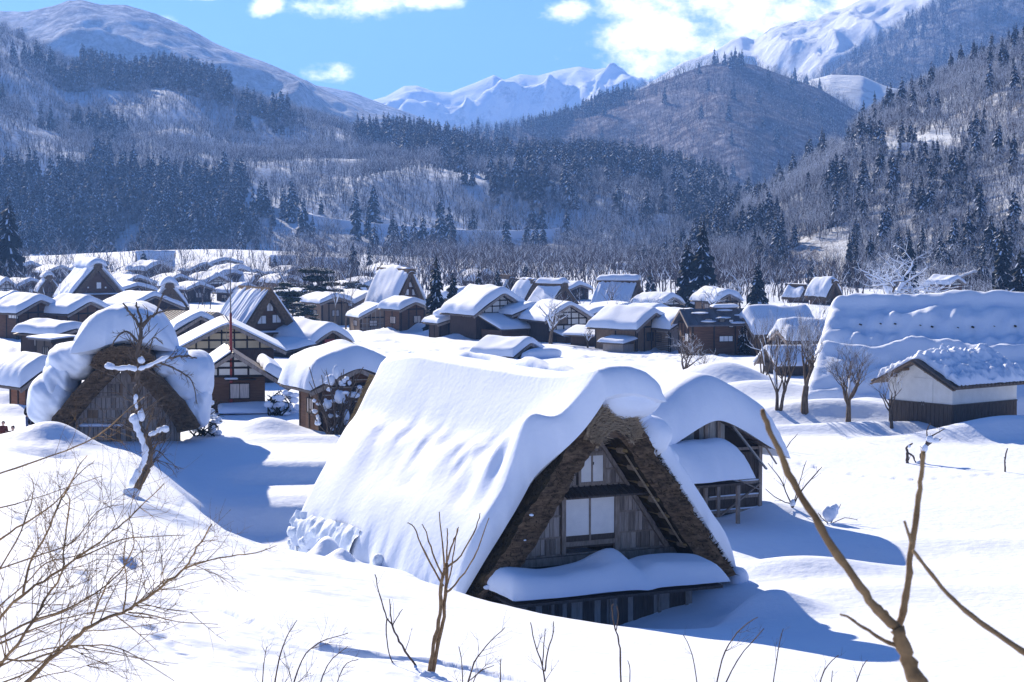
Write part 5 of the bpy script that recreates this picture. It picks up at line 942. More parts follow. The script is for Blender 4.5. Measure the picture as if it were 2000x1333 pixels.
# ================================================================ TREES
def conifer_mesh(name, h, r, seed, levels=20, nb=7, snow=.55, lw=.5, mats=('bark', 'needles', 'snow_bits'), topdens=1.0):
    """narrow cedar: sprays of needles in whorls, snow lying on the upper side of some"""
    rr = random.Random(seed); m = MB(); m.tube([(0, 0, 0), (0, 0, h * .5), (0, 0, h * .97)], [h * .018, h * .011, h * .003], 5, 0)
    for l in range(levels):
        f = (l + rr.random() * .6) / levels; z = h * (.06 + .93 * f); R = r * ((1 - f) ** .75 * .95 + .06) * rr.uniform(.75, 1.12)
        for b in range(nb if f < .8 else max(4, nb - 2)):
            a = rr.uniform(0, 2 * math.pi); q = R * rr.uniform(.6, 1.1); c, s = math.cos(a), math.sin(a); zz = z + rr.uniform(-.5, .5) * h / levels; dr = q * rr.uniform(.15, .5)
            for k in range(2):
                t0 = .15 + .42 * k; t1 = t0 + .5; w = q * lw * rr.uniform(.25, .5); tw = rr.uniform(-.5, .5)
                p0 = Vector((c * q * t0, s * q * t0, zz - dr * t0 ** 2)); p1 = Vector((c * q * t1, s * q * t1, zz - dr * t1 ** 2 - .02 * h * rr.random())); n = Vector((-s, c, tw)) * w; dn = Vector((0, 0, -w * .9))
                m.poly([p0 - n * .5, p0 + n * .5, p1 + n, p1 - n + dn * .3], 1); m.poly([p0, p1 + n * .3, p1 + dn * 1.3, p0 + dn * 1.1], 1)
                if rr.random() < snow * .6:
                    u = Vector((0, 0, w * .28)); j = rr.uniform(.35, .8); m.poly([p0 - n * .35 * j + u, p0 + n * .4 * j + u, p1 + n * .6 * j + u * .6, p1 - n * .6 * j + u * .4], 2)
    me = bpy.data.meshes.new(name); me.from_pydata(m.v, [], m.f)
    for q in mats: me.materials.append(MATS[q])
    me.polygons.foreach_set('material_index', m.mi); me.update(); return me
def grow(rr, m, p, d, L, rad, lev, maxlev, sp, up, snow, segs=3, tw=0, n=5, kids=(2, 3), sn_mat=1, gn=.0):
    """one branch and its offspring"""
    pts = [Vector(p)]; rads = [rad]; q = Vector(d).normalized()
    for k in range(segs):
        q = (q + Vector((rr.uniform(-1, 1), rr.uniform(-1, 1), rr.uniform(-1, 1))) * (.22 + gn) + Vector((0, 0, up * .16))).normalized(); pts.append(pts[-1] + q * L / segs); rads.append(rad * (1 - .42 * (k + 1) / segs))
    sides = max(3, n - lev); m.tube(pts, rads, sides, 0, cap=False)
    if snow and rr.random() < snow and lev > 0:
        th = rad * (.9 if snow < .9 else 1.25) + (.012 if snow < .9 else .018) * L; u = Vector((0, 0, rad * .75 + th * .35)); m.tube([a + u for a in pts], [th * .5] + [th * rr.uniform(.7, 1.1) for _ in pts[2:]] + [th * .3], 5 if lev < 3 else 4, sn_mat)
    if lev >= maxlev: return
    for k in range(rr.randint(*kids)):
        t = rr.uniform(.45, 1.0) if k else 1.0; i = min(int(t * segs), segs - 1); b = pts[i].lerp(pts[i + 1], t * segs - i) if t < 1 else pts[-1]
        ax = Vector((rr.uniform(-1, 1), rr.uniform(-1, 1), rr.uniform(-.3, .5))).normalized(); nd = (q * (1 - sp * .5) + ax * sp).normalized()
        grow(rr, m, b, nd, L * rr.uniform(.58, .85), rads[i + 1] * rr.uniform(.55, .8), lev + 1, maxlev, sp, up, snow, segs, tw, n, kids, sn_mat, gn)
def bare_mesh(name, h, seed, maxlev=4, sp=.55, up=.6, snow=.0, r0=.022, trunk=.33, mats=('bark_far', 'snow_bits'), kids=(2, 3), stems=1, segs=2, n=4, gn=0.0, limbs=3, lean=0.0):
    rr = random.Random(seed); m = MB()
    for s in range(stems):
        d = Vector((rr.uniform(-1, 1) * (.12 + .25 * (stems > 1)) + lean, rr.uniform(-1, 1) * (.12 + .2 * (stems > 1)), 1)).normalized(); L0 = h * trunk; r = h * r0; pts = [Vector((rr.uniform(-.1, .1) * (stems > 1), 0, -.4))]
        for k in range(3): d = (d + Vector((rr.uniform(-.12, .12), rr.uniform(-.12, .12), 0))).normalized(); pts.append(pts[-1] + d * (L0 + .4) / 3)
        m.tube(pts, [r * 1.15, r, r * .85, r * .75], n + 1, 0, cap=False)
        for b in range(limbs):
            a = 2 * math.pi * (b + rr.random() * .7) / limbs; nd = (d + Vector((math.cos(a), math.sin(a), 0)) * sp * rr.uniform(.6, 1.3)).normalized(); grow(rr, m, pts[-1] if b < 2 else pts[2].lerp(pts[3], rr.random()), nd, h * rr.uniform(.26, .36), r * .6, 1, maxlev, sp, up, snow, segs, n=n, kids=kids, gn=gn)
    return m
def to_mesh(m, name, mats):
    me = bpy.data.meshes.new(name); me.from_pydata(m.v, [], m.f)
    for q in mats: me.materials.append(MATS[q])
    me.polygons.foreach_set('material_index', m.mi); me.polygons.foreach_set('use_smooth', [True] * len(me.polygons)); me.update(); return me
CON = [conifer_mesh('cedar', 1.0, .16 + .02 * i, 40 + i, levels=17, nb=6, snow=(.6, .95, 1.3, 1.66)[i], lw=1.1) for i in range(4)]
BARE = [to_mesh(bare_mesh('t', 1.0, 60 + i, 4, .5, .7, snow=.12, r0=.016, kids=(2, 3), segs=2, n=3), 'bare_tree', ('bark_far', 'snow_bits')) for i in range(4)]
BSNOW = [to_mesh(bare_mesh('t', 1.0, 80 + i, 4, .6, .5, snow=.26, r0=.018, kids=(2, 3), segs=2, n=3), 'frosted_tree', ('bark_far', 'snow_bits')) for i in range(4)]
def wood(name, label, meshes, pts, scl, kind='stuff'):
    """a far-off wood that reads as one mass: trees set on points"""
    n = len(pts); me = bpy.data.meshes.new(name); me.from_pydata([tuple(p) for p in pts], [], []); o = link(name, me)
    a = me.attributes.new('scl', 'FLOAT', 'POINT'); a.data.foreach_set('value', np.asarray(scl, np.float32)); a = me.attributes.new('rot', 'FLOAT', 'POINT'); a.data.foreach_set('value', RNG.uniform(0, 6.28, n).astype(np.float32)); a = me.attributes.new('var', 'INT', 'POINT'); a.data.foreach_set('value', RNG.integers(0, len(meshes), n).astype(np.int32))
    g = bpy.data.node_groups.new(name, 'GeometryNodeTree'); g.interface.new_socket('Geometry', in_out='INPUT', socket_type='NodeSocketGeometry'); g.interface.new_socket('Geometry', in_out='OUTPUT', socket_type='NodeSocketGeometry')
    gi = g.nodes.new('NodeGroupInput'); go = g.nodes.new('NodeGroupOutput'); jn = g.nodes.new('GeometryNodeJoinGeometry')
    def attr(nm, ty): q = g.nodes.new('GeometryNodeInputNamedAttribute'); q.data_type = ty; q.inputs['Name'].default_value = nm; return q.outputs['Attribute']
    sc_, ro, va = attr('scl', 'FLOAT'), attr('rot', 'FLOAT'), attr('var', 'INT'); cb = g.nodes.new('ShaderNodeCombineXYZ'); g.links.new(ro, cb.inputs[2])
    for i, ob in enumerate(meshes):
        cmp = g.nodes.new('FunctionNodeCompare'); cmp.data_type = 'INT'; cmp.operation = 'EQUAL'; g.links.new(va, cmp.inputs[2]); cmp.inputs[3].default_value = i
        oi = g.nodes.new('GeometryNodeObjectInfo'); oi.inputs['Object'].default_value = ob; oi.inputs['As Instance'].default_value = True
        ip = g.nodes.new('GeometryNodeInstanceOnPoints'); g.links.new(gi.outputs[0], ip.inputs['Points']); g.links.new(cmp.outputs[0], ip.inputs['Selection']); g.links.new(oi.outputs['Geometry'], ip.inputs['Instance']); g.links.new(cb.outputs[0], ip.inputs['Rotation']); g.links.new(sc_, ip.inputs['Scale']); g.links.new(ip.outputs[0], jn.inputs[0])
    g.links.new(jn.outputs[0], go.inputs[0]); md = o.modifiers.new('trees', 'NODES'); md.node_group = g
    return tag(o, label, kind=kind)
def one_tree(name, me, p, s, label, group=None, rz=None):
    o = bpy.data.objects.new(name, me); COL.objects.link(o); o.location = p; o.scale = (s, s, s); o.rotation_euler = (0, 0, random.uniform(0, 6.28) if rz is None else rz); return tag(o, label, 'tree', group)
def plant_wood(hname, n, pxr, sr, rule, hts, seed):
    """random points on a hill thinned by rule(px, py) -> probability of cedar, of bare tree"""
    rg = np.random.default_rng(seed); px = rg.uniform(*pxr, n); s = rg.uniform(*sr, n); p = on_hill(hname, px, s); qx, qy = to_px(p); c, b = rule(qx, qy, p); u = rg.random(n); ic = u < c; ib = (~ic) & (u < c + b)
    return (p[ic], rg.uniform(*hts[0], ic.sum())), (p[ib], rg.uniform(*hts[1], ib.sum()))
ROAD = [(470, 392), (560, 408), (640, 424), (700, 432), (780, 440), (900, 450), (1000, 452), (1090, 448)]
rx_, ry_ = np.array(ROAD, float).T
def left_rule(x, y, p):
    n = fbm(p[:, 0] / 45., p[:, 1] / 90., 91, 3); crest = np.interp(x, [0, 210, 330, 460, 700, 870, 1400], [58, 150, 152, 192, 262, 292, 372]); dy = y - crest
    lowleft = sstep(325, 360, y - .06 * x) * (1 - sstep(470, 520, x)); n4 = fbm(p[:, 0] / 16., p[:, 1] / 30., 93, 2); c = .5 * lowleft * sstep(-.22, .02, n4) + (1 - lowleft) * sstep(.08, .17, n) * .34 * sstep(-.15, .05, n4)
    c = np.maximum(c, .5 * (dy < 22) * ((x > 160) & (x < 450) | (x > 690) & (x < 1420)) * (n > -.12)); c = np.where((x > 860) & (dy < 90), np.maximum(c, .10 * (n > -.05)), c)
    road = np.abs(y - np.interp(x, rx_, ry_)) ; rd = (x > 470) & (x < 1110) & (y - np.interp(x, rx_, ry_) > -5) & (y - np.interp(x, rx_, ry_) < 62) & (fbm(p[:, 0] / 12., p[:, 1] / 60., 41, 2) < .12); c = np.where(x > 860, c * .4, c)
    c = np.where(rd, .03, c); mead = (x > 120) & (x < 540) & (y > 500); c = np.where(mead, 0, c); b = np.where(rd | mead, .06, (1 - c) * .72 * sstep(-.32, -.1, n4)); b = np.where((x > 480) & (x < 900) & (y > 440), b * .6, b)
    lroad = (x < 130) & (np.abs(y - (338 + .12 * x)) < 10); return np.where(lroad, 0, c), np.where(lroad, 0, b)
(lc, lch), (lb, lbh) = plant_wood('left_hill', 40000, (-160, 1520), (0.0, 1.03), left_rule, ((7, 18), (5, 9)), 5)
def right_rule(x, y, p):
    n = fbm(p[:, 0] / 25., p[:, 1] / 50., 95, 3); c = .07 * (n > .1) + .2 * sstep(470, 440, np.abs(y - 470) * 6 + 300) * (x < 1520); c = c + .10 * (fbm(p[:, 0] / 12., p[:, 1] / 20., 96, 2) > .16)
    rd = (x > 1630) & (x < 1860) & (np.abs(y - 283) < 16); gap = (x > 1540) & (x < 1660) & (y > 470); c = np.where(rd | gap, 0.01, np.minimum(c * .6, .6)); b = np.where(rd | gap, .03, .85 * sstep(-.4, -.2, n)); return c, b
(rc, rch), (rb, rbh) = plant_wood('right_hill', 22000, (1230, 2150), (0.02, 1.03), right_rule, ((5, 12), (3, 6.5)), 6)
(mc, mch), (mb_, mbh) = plant_wood('middle_hill', 10000, (820, 1760), (0.15, 1.03), lambda x, y, p: (np.where(fbm(p[:, 0] / 70., p[:, 1] / 120., 97, 3) > .2, .4, .01), np.full(len(x), .75)), ((11, 17), (7, 11)), 7)
(wc, wch), (wb, wbh) = plant_wood('wooded_mountain', 4500, (1560, 2120), (0.3, 1.03), lambda x, y, p: (np.full(len(x), .04), np.full(len(x), .8)), ((16, 24), (14, 20)), 8)
# valley floor belt of bare trees at the foot of the hills
rg = np.random.default_rng(12); bx = rg.uniform(540, 1690, 2600); bd = rg.uniform(420, 860, 2600); X = (bx - CX) / F * bd; keep = (fbm(X / 20., bd / 60., 17, 3) > -.16) & ((bx > 820) | (rg.random(2600) < .7)); X, bd = X[keep], bd[keep]; vb = np.c_[X, bd, ground_z(X, bd)]; vbh = rg.uniform(4, 10, len(vb))
bx = rg.uniform(-60, 700, 760); bd = rg.uniform(380, 800, 760); X = (bx - CX) / F * bd; vl = np.c_[X, bd, ground_z(X, bd)]; vb = np.r_[vb, vl]; vbh = np.r_[vbh, rg.uniform(3, 8, 760)]
def split300(p, h, n=300):
    qx, qy = to_px(p); inn = (qx > 5) & (qx < 1995) & (qy > 0); app = np.where(inn, h / p[:, 1], 0); order = np.argsort(-app); k = np.zeros(len(p), bool); k[order[:n]] = True; return k
def place(p, h, meshes, name, lab, group, thing_n):
    k = split300(p, h, thing_n); obs = []
    for i in np.nonzero(k)[0]: obs.append(one_tree(name, meshes[int(RNG.integers(len(meshes)))], tuple(p[i]), float(h[i]), lab(p[i]), group))
    return k, obs
lab_c = lambda p: 'dark snow-dusted cedar in the wood on the left hillside'
k1, o1 = place(lc, lch, CON, 'cedar_tree', lab_c, 'cedars on the left hillside', 210)
k2, o2 = place(rc, rch, CON, 'cedar_tree', lambda p: 'snow-dusted cedar scattered on the steep right hillside', 'cedars on the right hillside', 70)
k3, o3 = place(rb, rbh, BSNOW, 'frosted_tree', lambda p: 'bare frosted tree on the steep right hillside', 'bare trees on the right hillside', 200)
k4, o4 = place(vb, vbh, BARE, 'bare_tree', lambda p: 'leafless grey-brown tree in the belt at the foot of the hills', 'bare trees at the foot of the hills', 90)
def first(objs, meshes): return [next(o for o in objs if o.data == m_) for m_ in meshes if any(o.data == m_ for o in objs)]
pc = first(o1, CON); ps = first(o3, BSNOW); pb = first(o4, BARE)
wood('cedar_wood', 'dense dark cedars filling the left hillside', pc, lc[~k1], lch[~k1]); wood('bare_wood', 'leafless trees between the cedars of the left hillside', pb + ps, lb, lbh)
wood('frosted_wood', 'frosted leafless trees covering the right hillside', ps, rb[~k3], rbh[~k3]); wood('cedar_stand', 'cedars higher up the right hillside', pc, rc[~k2], rch[~k2])
wood('middle_wood', 'brown leafless forest on the middle hill', pb, mb_, mbh); wood('middle_cedars', 'cedar groves on the middle hill', pc, np.r_[mc, wc], np.r_[mch, wch]); wood('mountain_wood', 'brown leafless forest on the right mountain flank', pb, wb, wbh)
wood('valley_thicket', 'grey leafless thicket at the foot of the hills', pb, vb[~k4], vbh[~k4])
# frosted bushes and small trees between the village houses
rg = np.random.default_rng(33); VT = []
for x0, x1, y0, y1, n in ((0, 480, 556, 612, 46), (480, 900, 560, 640, 44), (860, 1340, 560, 640, 40), (1340, 1660, 575, 640, 26), (1660, 1990, 580, 600, 14)):
    for _ in range(n):
        q = hit(rg.uniform(x0, x1), rg.uniform(y0, y1), nb=True); VT.append((q, rg.uniform(2.2, 5.5)))
for i, (q, hh) in enumerate(VT): one_tree('frosted_bush', (BSNOW + BARE)[i % 8], q, hh, 'frosted leafless bush growing between the village houses', 'bushes among the village houses')
# the road cut across the left hillside, its flat bed catching the sun
def road(name, pts, hname, w, d_guess):
    V = []
    for px, py in pts:
        pxs, ss, XX, DD, ZZ = HILLS[hname]; s = np.linspace(0, 1, 400); q = on_hill(hname, np.full(400, px), s); qx, qy = to_px(q); j = np.argmin(np.abs(qy - py)); c = q[j]; V += [(c[0] * (c[1] - w) / c[1], c[1] - w, c[2] + .9), (c[0] * (c[1] + w) / c[1], c[1] + w, c[2] + 1.0)]
    n = len(V) // 2; V = np.array(V); low = V.copy(); low[:, 2] -= 6; A = np.stack([low.reshape(n, 2, 3)[:, 0], V.reshape(n, 2, 3)[:, 0], V.reshape(n, 2, 3)[:, 1], low.reshape(n, 2, 3)[:, 1]], 1)
    tag(grid_obj(name, A.reshape(-1, 3), n, 4, 'snow', smooth=False), kind='structure')
def dense(pts, k=8): 
    a = np.array(pts, float); t = np.linspace(0, len(a) - 1, (len(a) - 1) * k + 1); return [(np.interp(q, range(len(a)), a[:, 0]), np.interp(q, range(len(a)), a[:, 1])) for q in t]
road('hillside_road', dense([(470, 398), (560, 414), (640, 430), (700, 438), (780, 444), (900, 453), (1000, 455), (1095, 450)]), 'left_hill', 9, 1000)
road('hillside_road', dense([(-60, 330), (40, 342), (120, 350), (180, 356)]), 'left_hill', 9, 1100)
road('hillside_road', dense([(1636, 290), (1700, 284), (1780, 286), (1860, 292)]), 'right_hill', 5, 700)
# ---------------------------------------------------------------- single trees of the village
def tree_parts(name, label, p, h, seed, group=None, twigs=True, snow=.3, rz=0, **kw):
    """leafless tree as a thing: trunk with limbs, twigs, snow on the branches"""
    m = bare_mesh('t', h, seed, snow=snow, **kw); e = empty(name, p, rz); mi = np.array(m.mi); V = m.v
    for nm, sel, mt in (('trunk', mi == 0, 'bark'), ('branch_snow', mi == 1, 'snow_bits')):
        f = [fc for fc, s_ in zip(m.f, sel) if s_]
        if not f: continue
        used = sorted({i for fc in f for i in fc}); mp_ = {i: j for j, i in enumerate(used)}; me = bpy.data.meshes.new(nm); me.from_pydata([V[i] for i in used], [], [tuple(mp_[i] for i in fc) for fc in f]); me.polygons.foreach_set('use_smooth', [True] * len(f)); me.update(); q_ = link(nm, me, mt, e)
        if nm == 'branch_snow': q_['kind'] = 'stuff'
    return tag(e, label, 'tree', group)
def conifer_thing(label, px, py, hpx, rpx, seed, levels=30, nb=9, snow=.5, lw=.8, name='cedar_tree', needles='needles', group=None, d=None):
    p = hit(px, py, nb=True) if d is None else P(px, py, d); p.z = gz(p.x, p.y) if d is not None else p.z; k = p.y / F; me = conifer_mesh(name, hpx * k, rpx * k, seed, levels, nb, snow, lw, mats=('bark', needles, 'snow_bits')); e = empty(name, p); mi = np.zeros(len(me.polygons), np.int32); me.polygons.foreach_get('material_index', mi)
    V = [tuple(v.co) for v in me.vertices]; F_ = [tuple(q.vertices) for q in me.polygons]
    for i, (nm, mt) in enumerate((('trunk', 'bark'), ('crown', needles), ('crown_snow', 'snow_bits'))):
        f = [fc for fc, q in zip(F_, mi) if q == i]; used = sorted({a for fc in f for a in fc}); mp_ = {a: b for b, a in enumerate(used)}; m2 = bpy.data.meshes.new(nm); m2.from_pydata([V[a] for a in used], [], [tuple(mp_[a] for a in fc) for fc in f]); m2.update(); link(nm, m2, mt, e)
    return tag(e, label, 'tree', group)
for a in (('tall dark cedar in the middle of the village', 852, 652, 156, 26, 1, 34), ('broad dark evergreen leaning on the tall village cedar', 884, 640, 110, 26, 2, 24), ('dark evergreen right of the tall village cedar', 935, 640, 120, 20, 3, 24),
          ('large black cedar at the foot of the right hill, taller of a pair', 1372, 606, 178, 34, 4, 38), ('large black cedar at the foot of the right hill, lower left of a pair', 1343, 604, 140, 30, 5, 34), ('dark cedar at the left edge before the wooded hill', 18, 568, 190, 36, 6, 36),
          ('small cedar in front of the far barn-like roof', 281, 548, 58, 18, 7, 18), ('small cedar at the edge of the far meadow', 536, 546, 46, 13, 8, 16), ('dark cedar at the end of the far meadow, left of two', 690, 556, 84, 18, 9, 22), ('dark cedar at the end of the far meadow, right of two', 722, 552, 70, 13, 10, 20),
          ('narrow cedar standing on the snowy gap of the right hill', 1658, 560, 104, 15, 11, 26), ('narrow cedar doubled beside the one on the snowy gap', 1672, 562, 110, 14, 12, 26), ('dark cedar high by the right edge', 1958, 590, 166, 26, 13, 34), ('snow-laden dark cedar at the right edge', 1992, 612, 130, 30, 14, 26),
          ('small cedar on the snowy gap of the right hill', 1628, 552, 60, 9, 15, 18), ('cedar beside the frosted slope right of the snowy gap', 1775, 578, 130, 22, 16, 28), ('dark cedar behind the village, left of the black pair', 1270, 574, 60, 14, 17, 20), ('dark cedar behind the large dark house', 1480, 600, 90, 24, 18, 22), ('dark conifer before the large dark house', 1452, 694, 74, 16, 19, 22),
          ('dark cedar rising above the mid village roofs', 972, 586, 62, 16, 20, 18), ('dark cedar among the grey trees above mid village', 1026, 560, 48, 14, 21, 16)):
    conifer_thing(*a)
def pine(label, px, py, hpx, wpx, seed):
    """pine with flat layered pads of needles, snow on each pad"""
    p = hit(px, py, nb=True); k = p.y / F; h = hpx * k; w = wpx * k; e = empty('pine_tree', p); rr = random.Random(seed); t = MB(); c = MB(); s = MB(); t.tube([(0, 0, -.3), (.1 * h, 0, h * .4), (0, 0, h * .9)], [h * .03, h * .022, h * .008], 6)
    for i in range(34):
        f = rr.uniform(.25, 1.0); a = rr.uniform(0, 6.28); R = w * (1.05 - .6 * f) * rr.uniform(.35, 1); q = Vector((math.cos(a) * R, math.sin(a) * R, h * f)); t.tube([(0, 0, h * f * .85), q * .6 + Vector((0, 0, h * f * .36)), q], [h * .008, h * .006, h * .003], 4)
        pr = w * rr.uniform(.22, .4)
        for _ in range(120):
            b = rr.uniform(0, 6.28); r2 = pr * math.sqrt(rr.random()); z = h * .05 * rr.uniform(-.6, .8) * (1 - r2 / pr); o = q + Vector((math.cos(b) * r2, math.sin(b) * r2, z)); l = pr * rr.uniform(.28, .5); v = Vector((rr.uniform(-1, 1), rr.uniform(-1, 1), rr.uniform(-.2, .9))).normalized() * l; n_ = v.orthogonal().normalized() * l * .35
            c.poly([o - n_, o + n_, o + v])
            if rr.random() < .33: u = Vector((0, 0, h * .03)); x_ = Vector((l * .6, 0, 0)); y_ = Vector((0, l * .6, 0)); s.poly([o + u - x_, o + u - y_, o + u + x_, o + u + y_])
    t.build('trunk', 'bark', e); c.build('crown', 'pine_needles', e); s.build('crown_snow', 'snow_bits', e); return tag(e, label, 'tree')
pine('snow-dusted pine left of a pair behind the streaked thatched house', 565, 640, 86, 36, 1); pine('snow-dusted pine with broad pads, right of a pair behind the streaked thatched house', 625, 630, 104, 52, 2); pine('low pine by the railing house', 690, 606, 56, 34, 3); pine('small pine in front of the pair of pines', 600, 652, 56, 28, 4); pine('green pine against the great farmhouse left end', 1640, 662, 66, 16, 5)
V_ = lambda px, py: hit(px, py, nb=py < 780)
for i, (lb, px, py, hpx, kw) in enumerate((
    ('bare orchard tree with twin upright stems, left of the stout one', 1520, 800, 185, dict(stems=2, maxlev=5, sp=.42, up=.9, snow=.1, r0=.02, limbs=4, trunk=.22, kids=(2, 4))), ('stout bare orchard tree with snow in its forks', 1572, 806, 175, dict(maxlev=6, sp=.45, up=.8, snow=.2, r0=.042, limbs=5, trunk=.3, kids=(2, 4))),
    ('bare orchard tree with round fan of twigs, right of the stout one', 1655, 824, 150, dict(maxlev=5, sp=.6, up=.6, snow=.06, r0=.036, limbs=6, trunk=.28, kids=(3, 4))), ('small bare tree with snow lumps left of the white storehouse', 1742, 838, 118, dict(maxlev=5, sp=.6, up=.6, snow=.25, r0=.03, limbs=4, trunk=.35, kids=(2, 4))),
    ('bushy bare tree before the snow heap in the field', 1340, 742, 110, dict(maxlev=5, sp=.75, up=.4, snow=.15, r0=.03, limbs=6, trunk=.2, kids=(3, 4))), ('low bare shrub right of the bushy bare tree', 1382, 742, 70, dict(stems=4, maxlev=4, sp=.6, up=.5, snow=.2, r0=.02, limbs=3, trunk=.2)),
    ('frosted tree with white crown before the timber framed houses', 1075, 672, 94, dict(maxlev=5, sp=.7, up=.5, snow=.75, r0=.04, limbs=5, trunk=.3)), ('frosted bush-like tree left of the white-crowned one', 990, 660, 64, dict(stems=2, maxlev=5, sp=.7, up=.4, snow=.5, r0=.035, limbs=5, trunk=.2)),
    ('small bare fruit tree at the far field edge', 1148, 680, 52, dict(maxlev=4, sp=.7, up=.4, snow=.3, r0=.04, limbs=5, trunk=.25)), ('thin bare tree before the long snowy-roofed house, left of two', 655, 640, 108, dict(maxlev=4, sp=.35, up=1.0, snow=.1, r0=.014, limbs=4, trunk=.4)), ('thin bare tree before the long snowy-roofed house, right of two', 676, 644, 96, dict(maxlev=4, sp=.45, up=.9, snow=.2, r0=.018, limbs=4, trunk=.35)),
    ('bare tree in front of the bare grey thatch', 1192, 620, 70, dict(maxlev=5, sp=.5, up=.8, snow=.15, r0=.03, limbs=5, trunk=.3)), ('gnarled snow-laden tree right of the bare grey thatch', 1290, 628, 64, dict(maxlev=4, sp=.95, up=.1, snow=.95, r0=.04, limbs=5, trunk=.3)), ('gnarled snow-laden tree below the black cedars', 1390, 618, 66, dict(maxlev=4, sp=.9, up=.2, snow=.9, r0=.035, limbs=5, trunk=.35)),
    ('snow-coated bare tree behind the large dark house', 1445, 606, 84, dict(maxlev=4, sp=.8, up=.3, snow=.85, r0=.03, limbs=5, trunk=.3)), ('bare twiggy tree rising before the smooth snow slab house', 1490, 740, 130, dict(stems=3, maxlev=4, sp=.3, up=1.0, snow=.05, r0=.014, limbs=4, trunk=.3)), ('tall bare twiggy tree by the great farmhouse left end', 1600, 740, 128, dict(maxlev=5, sp=.4, up=.9, snow=.1, r0=.02, limbs=4, trunk=.3)),
    ('great spreading tree with snow-covered limbs above the great farmhouse', 1745, 622, 150, dict(maxlev=5, sp=.95, up=.12, snow=1.0, r0=.036, limbs=7, trunk=.25, gn=.08)), ('snow-limbed tree right of the great spreading one', 1822, 618, 110, dict(maxlev=5, sp=.9, up=.15, snow=.9, r0=.03, limbs=5, trunk=.25)), ('bare frosted tree left of the far left thatched house', 148, 580, 90, dict(maxlev=5, sp=.65, up=.5, snow=.5, r0=.03, limbs=5, trunk=.25)), ('bare round tree before the far barn-like roof', 335, 556, 60, dict(maxlev=5, sp=.65, up=.5, snow=.4, r0=.03, limbs=5, trunk=.25)), ('frosted round tree left of the far barn-like roof', 222, 548, 52, dict(maxlev=5, sp=.65, up=.4, snow=.5, r0=.03, limbs=5, trunk=.25)))):
    tree_parts('bare_tree' if 'frost' not in lb and 'snow-' not in lb else 'snowy_tree', lb, V_(px, py), hpx * V_(px, py).y / F, 300 + i, segs=3, n=5, **kw)
